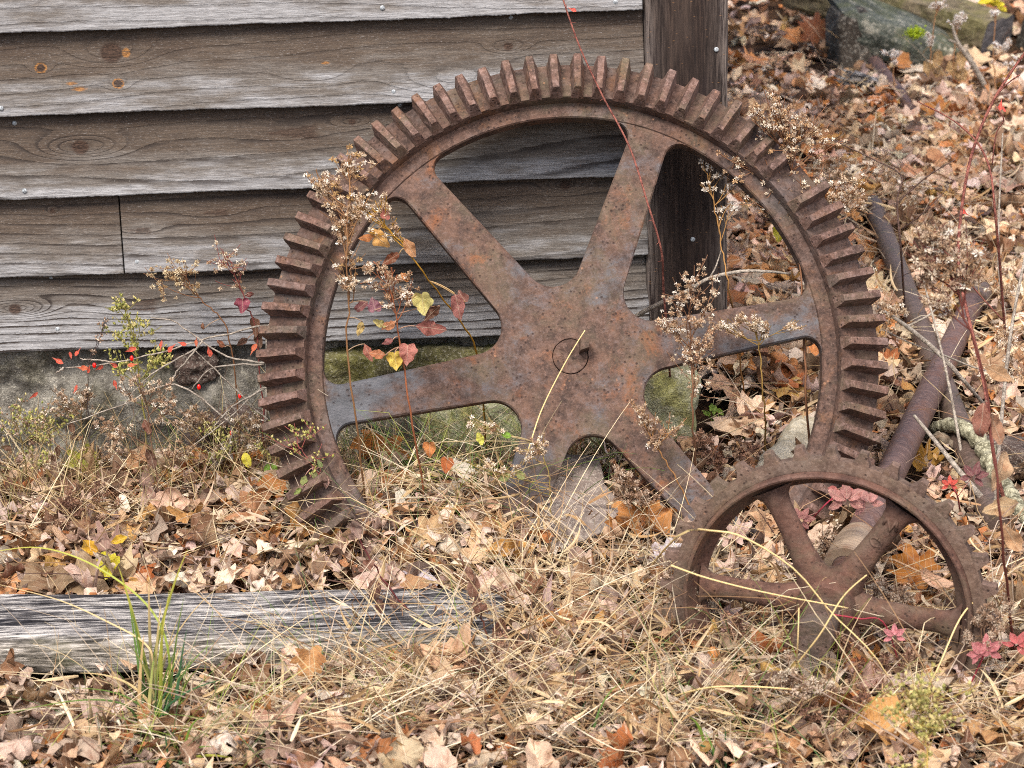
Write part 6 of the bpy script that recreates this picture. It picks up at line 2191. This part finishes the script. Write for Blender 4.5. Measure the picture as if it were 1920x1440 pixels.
yb_ = -0.16
org = np.array(G(505, 850, 0.0))
bush = thing('barberry_bush', 'low thorny barberry with grey twigs, red leaves and scarlet berries by the footing', 'bush', org, None)
brs = [[(500, 610), (430, 625), (370, 640), (300, 660), (215, 680), (120, 690)], [(505, 790), (430, 720), (365, 655)], [(440, 800), (330, 720), (230, 760), (125, 795)], [(365, 655), (280, 705), (230, 760)],
       [(500, 680), (430, 670), (380, 640), (330, 605), (283, 595)], [(495, 730), (440, 760), (400, 800)], [(497, 850), (440, 770), (420, 740)], [(430, 850), (434, 815), (422, 750), (420, 738)], [(380, 640), (330, 700), (310, 740)],
       [(495, 683), (400, 690), (360, 730)], [(120, 690), (105, 700)], [(530, 720), (480, 735), (440, 775), (330, 860)], [(500, 610), (560, 600)], [(215, 680), (150, 672)]]
sb = MB()
for q, b_ in enumerate(brs):
    pts = smooth_path([P(px, py, yb_ - 0.015 * (q % 3)) for px, py in b_], 16) - org
    pts[1:-1] += rng.normal(0, 0.001, (14, 3))
    sb.add(*tube(pts, np.linspace(0.0021, 0.0011, 16), 6))
    for k in range(2, 15, 2):       # thorns
        d = rng.normal(size=3)
        d /= np.linalg.norm(d)
        sb.add(*tube([pts[k], pts[k] + d * 0.008], [0.0006, 0.0001], 4))
root_ = smooth_path([org, P(500, 790, yb_), P(500, 700, yb_), P(500, 610, yb_)], 16) - org
sb.add(*tube(root_, np.linspace(0.003, 0.002, 16), 6))
sb.build('stem', M_greytwig, bush, True)
for q, (px, py) in enumerate(((108, 676), (134, 668), (146, 660), (154, 690), (166, 692), (186, 690), (244, 656), (250, 684), (302, 648), (322, 652), (341, 644), (368, 640), (392, 658), (213, 684), (216, 722), (475, 655), (62, 742), (142, 730))):
    small_leaf(bush, P(px, py, yb_ - 0.01), org, 0.022 if q % 3 else 0.028, (216, 112, 78) if q % 4 == 3 else RED, 200 + q)
for px, py in ((177, 685), (247, 672), (373, 726), (450, 743), (434, 812)):
    V, F = ico(2)
    mb = MB()
    mb.add(V * (0.0038, 0.0038, 0.0058) + P(px, py, yb_ - 0.012) - org, [F])
    c0 = P(px, py, yb_ - 0.012) - org + (0, 0, 0.005)
    o = mb.build('berry', M_berry, bush, True)

# tall thin red cane crossing the gear window and the post
pts = [G(1262, 800, 0.0), P(1252, 640, -0.20), P(1244, 540, -0.28), P(1240, 470, -0.34), P(1214, 380, -0.33), P(1180, 275, -0.26), P(1130, 180, -0.20), P(1090, 95, -0.16), P(1066, 30, -0.12), P(1050, -20, -0.1)]
org = pts[0]
cane = thing('barberry_cane', 'single thin thorny red cane rising across the top of the big gear', 'cane', org)
p = smooth_path(pts, 60)
mb = MB()
mb.add(*tube(p - org, np.linspace(0.0022, 0.0015, 60), 7))
for k in range(12, 58, 3):
    d = rng.normal(size=3) * (1, 0.3, 0.5)
    d /= np.linalg.norm(d)
    mb.add(*tube([p[k] - org, p[k] - org + d * 0.010], [0.0008, 0.0001], 4))
mb.build('stem', M_redcane, cane, True)
small_leaf(cane, P(1073, 18, -0.13), org, 0.020, (232, 96, 84), 300)

pts = [G(1905, 1010, 0.0), P(1868, 880, -0.55), P(1845, 720, -0.45), P(1812, 580, -0.35), P(1797, 500, -0.3), P(1802, 400, -0.25), P(1822, 290, -0.2), P(1862, 190, -0.15), P(1925, 95, -0.1), P(1990, 20, -0.1)]
org = pts[0]
cane = thing('barberry_cane', 'thick red brown cane arching to the upper right corner with three red leaves', 'cane', org)
p = smooth_path(pts, 60)
mb = MB()
mb.add(*tube(p - org, np.linspace(0.0036, 0.0024, 60), 7))
for tw_ in ([(1868, 200), (1882, 225), (1868, 250), (1860, 310)], [(1862, 190), (1885, 160), (1912, 140)], [(1797, 500), (1830, 545), (1880, 600)]):
    q = smooth_path([P(px, py, -0.16) for px, py in tw_], 12) - org
    mb.add(*tube(q, [0.0014] * 12, 5))
mb.build('stem', M_redcane, cane, True)
for q, (px, py, s) in enumerate(((1876, 197, 0.025), (1808, 398, 0.022), (1882, 204, 0.016))):
    small_leaf(cane, P(px, py, -0.2), org, s, (240, 96, 84), 310 + q)
pts = [G(1700, 640, 0.0), P(1690, 480, 0.35), P(1682, 380, 0.35), P(1690, 330, 0.36), P(1640, 300, 0.36), P(1560, 262, 0.36)]
branch('bramble_stem', 'thin dark arching stem over the leaves right of the top weed', 'stem', pts, [0.003, 0.0022, 0.0018, 0.0015, 0.0012], M_darktwig, None, 6, 40, 0.2,
       [([P(1682, 380, 0.35), P(1740, 330, 0.34), P(1790, 300, 0.33)], 0.002), ([P(1690, 430, 0.35), P(1730, 400, 0.3), P(1780, 350, 0.3)], 0.0016)])
pts = [G(1890, 700, 0.0), P(1868, 420, 0.2), P(1850, 300, 0.3), P(1800, 235, 0.4), P(1720, 190, 0.5)]
branch('bramble_stem', 'thin reddish arching stem left of the thick red cane', 'stem', pts, [0.003, 0.0025, 0.002, 0.0015], M_redcane, None, 6, 40, 0.2)

# ------------------------------------------------------------------ red creeper


def creeper(label, path, leaves, seed):
    r = np.random.default_rng(seed)
    p = smooth_path(path, 20)
    root = thing('creeper_sprig', label, 'creeper', p[0], 'red creeper sprigs')
    mb = MB()
    mb.add(*tube(p - p[0], np.linspace(0.0016, 0.001, 20), 5), lin(150, 52, 66))
    mb.build('stem', M_plant, root, True)
    for (c, size, rgb, rot) in leaves:
        lb = MB()
        c = np.asarray(c)
        for k in range(5):
            a = R(rot - 90 + (k - 2) * 58)
            dr = np.array((math.cos(a), -0.35, math.sin(a)))
            o = c + dr * size * 0.34
            # leaflet lies nearly in the picture-facing plane, tip outwards
            leaf_batch(lb, 'ovate', [o - p[0]], size * (0.5 if k in (0, 4) else 0.62), R(0), R(68), R(90), np.array(lin(*rgb)) * r.uniform(0.85, 1.1), 22, 3, 0.3, 0.5, seed * 10 + k, 0.15, 0.2)
            # spin the leaflet about the view normal
            V = lb.V[-1]
            cc = (o - p[0])
            nrm = Vector((0, -math.sin(R(68)), math.cos(R(68))))
            M = np.array(Matrix.Rotation(-(a - math.pi / 2) * -1, 3, nrm))
            lb.V[-1] = (V - cc) @ M.T + cc
        d = np.linalg.norm(p - c, axis=1)
        lb.add(*tube([p[int(np.argmin(d))] - p[0], c - p[0]], [0.0008, 0.0008], 5), lin(150, 52, 66))
        lb.build('leaf', M_fresh, root, True)
    return root


ys = SHUB[1] + 0.16
creeper('pink and green five-fingered creeper leaves seen through the top of the small gear', [G(1500, 1010, 0.0), P(1530, 965, ys), P(1570, 930, ys), P(1610, 935, ys)], (
    (P(1585, 935, ys), 0.052, (176, 126, 120), 180), (P(1625, 940, ys + 0.02), 0.046, (186, 136, 132), 200), (P(1575, 915, ys + 0.02), 0.036, (182, 112, 108), 20), (P(1502, 972, ys - 0.03), 0.034, (196, 136, 130), 150)), 1)
creeper('bright red creeper leaf with a dark twin right of the small gear teeth', [G(1800, 960, 0.0), P(1795, 930, -0.72), P(1782, 908, -0.72)], (
    (P(1780, 908, -0.73), 0.024, (216, 90, 78), 180), (P(1824, 892, -0.70), 0.040, (130, 84, 86), 160)), 2)
creeper('red creeper leaves at the right edge below the small gear rim', [G(1800, 1330, 0.0), P(1835, 1250, -1.1), P(1860, 1210, -1.1), P(1915, 1205, -1.1)], (
    (P(1848, 1218, -1.1), 0.042, (194, 120, 124), 180), (P(1905, 1206, -1.1), 0.034, (196, 104, 104), 150), (P(1835, 1225, -1.12), 0.030, (186, 116, 120), 210)), 3)
creeper('creeper stem with one pink leaf crossing the right spoke of the small gear', [P(1560, 1152, SHUB[1] - 0.08), P(1610, 1160, SHUB[1] - 0.09), P(1660, 1172, SHUB[1] - 0.1), G(1700, 1300, 0.0)], ((P(1676, 1190, SHUB[1] - 0.1), 0.030, (208, 134, 140), 180),), 4)


def seedling(label, base_px, leaves, col, seed):
    b = G(*base_px, 0.0)
    root = thing('seedling', label, 'seedling', b, 'small green seedlings')
    mb = MB()
    for q, (px, py, s) in enumerate(leaves):
        c = P(px, py, b[1]) - b
        mb.add(*tube(bez((0, 0, 0), c * 0.5 + (0, 0, 0.004), c, 6), [0.0009] * 6, 5), lin(*col))
        lb = MB()
        leaf_batch(lb, 'ovate', [c], s, rng.uniform(0, 6.28), R(50), R(90), lin(*col), 22, 3, 0.5, 0.3, seed + q, 0.2, 0.3)
        lb.build('leaf', M_fresh, root, True)
    mb.build('stem', M_plant, root, True)


seedling('small bright green seedling right of the cornerstone', (1340, 800), ((1326, 775, 0.022), (1340, 768, 0.022), (1350, 772, 0.020), (1334, 764, 0.02)), (134, 168, 70), 400)
seedling('tiny green seedling below the bright one inside the gear', (1394, 842), ((1392, 822, 0.018), (1400, 830, 0.016), (1388, 832, 0.016)), (128, 150, 66), 410)
seedling('round leafed green seedling in straw at the bottom', (768, 1370), ((772, 1350, 0.024), (758, 1352, 0.018)), (96, 170, 52), 420)
seedling('dark green seedling under the hub between the lower spokes', (1108, 870), ((1108, 832, 0.030), (1125, 840, 0.024), (1095, 848, 0.02)), (74, 98, 52), 430)
seedling('green clover leaf in straw left of the round leafed seedling', (735, 1345), ((730, 1332, 0.02), (740, 1335, 0.016)), (88, 140, 56), 440)
# moss tuft and yellow leaves at the far stones
g = P(1716, 64, 3.55)
mb = MB()
buds(mb, g + np.random.default_rng(3).normal(0, 1, (260, 3)) * (0.014, 0.012, 0.009), 0.012, np.array([lin(168, 188, 40), lin(140, 160, 40)])[np.random.default_rng(4).integers(0, 2, 260)], np.random.default_rng(5))
tag(mb.build('moss_tuft', M_plant, None, False, loc=g), 'small bright yellow green moss tuft in the crack above the wedge stone', 'moss')
g = P(1865, 2, 3.7)
mb = MB()
leaf_batch(mb, 'ovate', g + np.random.default_rng(6).normal(0, 1, (14, 3)) * (0.03, 0.02, 0.012), 0.05, np.random.default_rng(7).uniform(0, 6, 14), 0.6, 1.5, lin(214, 200, 40), 16, 2, 0.7, 0.4, 8)
tag(mb.build('yellow_plant', M_fresh, None, True, loc=g), 'yellow leafed plant tip on top of the squared timber', 'plant')
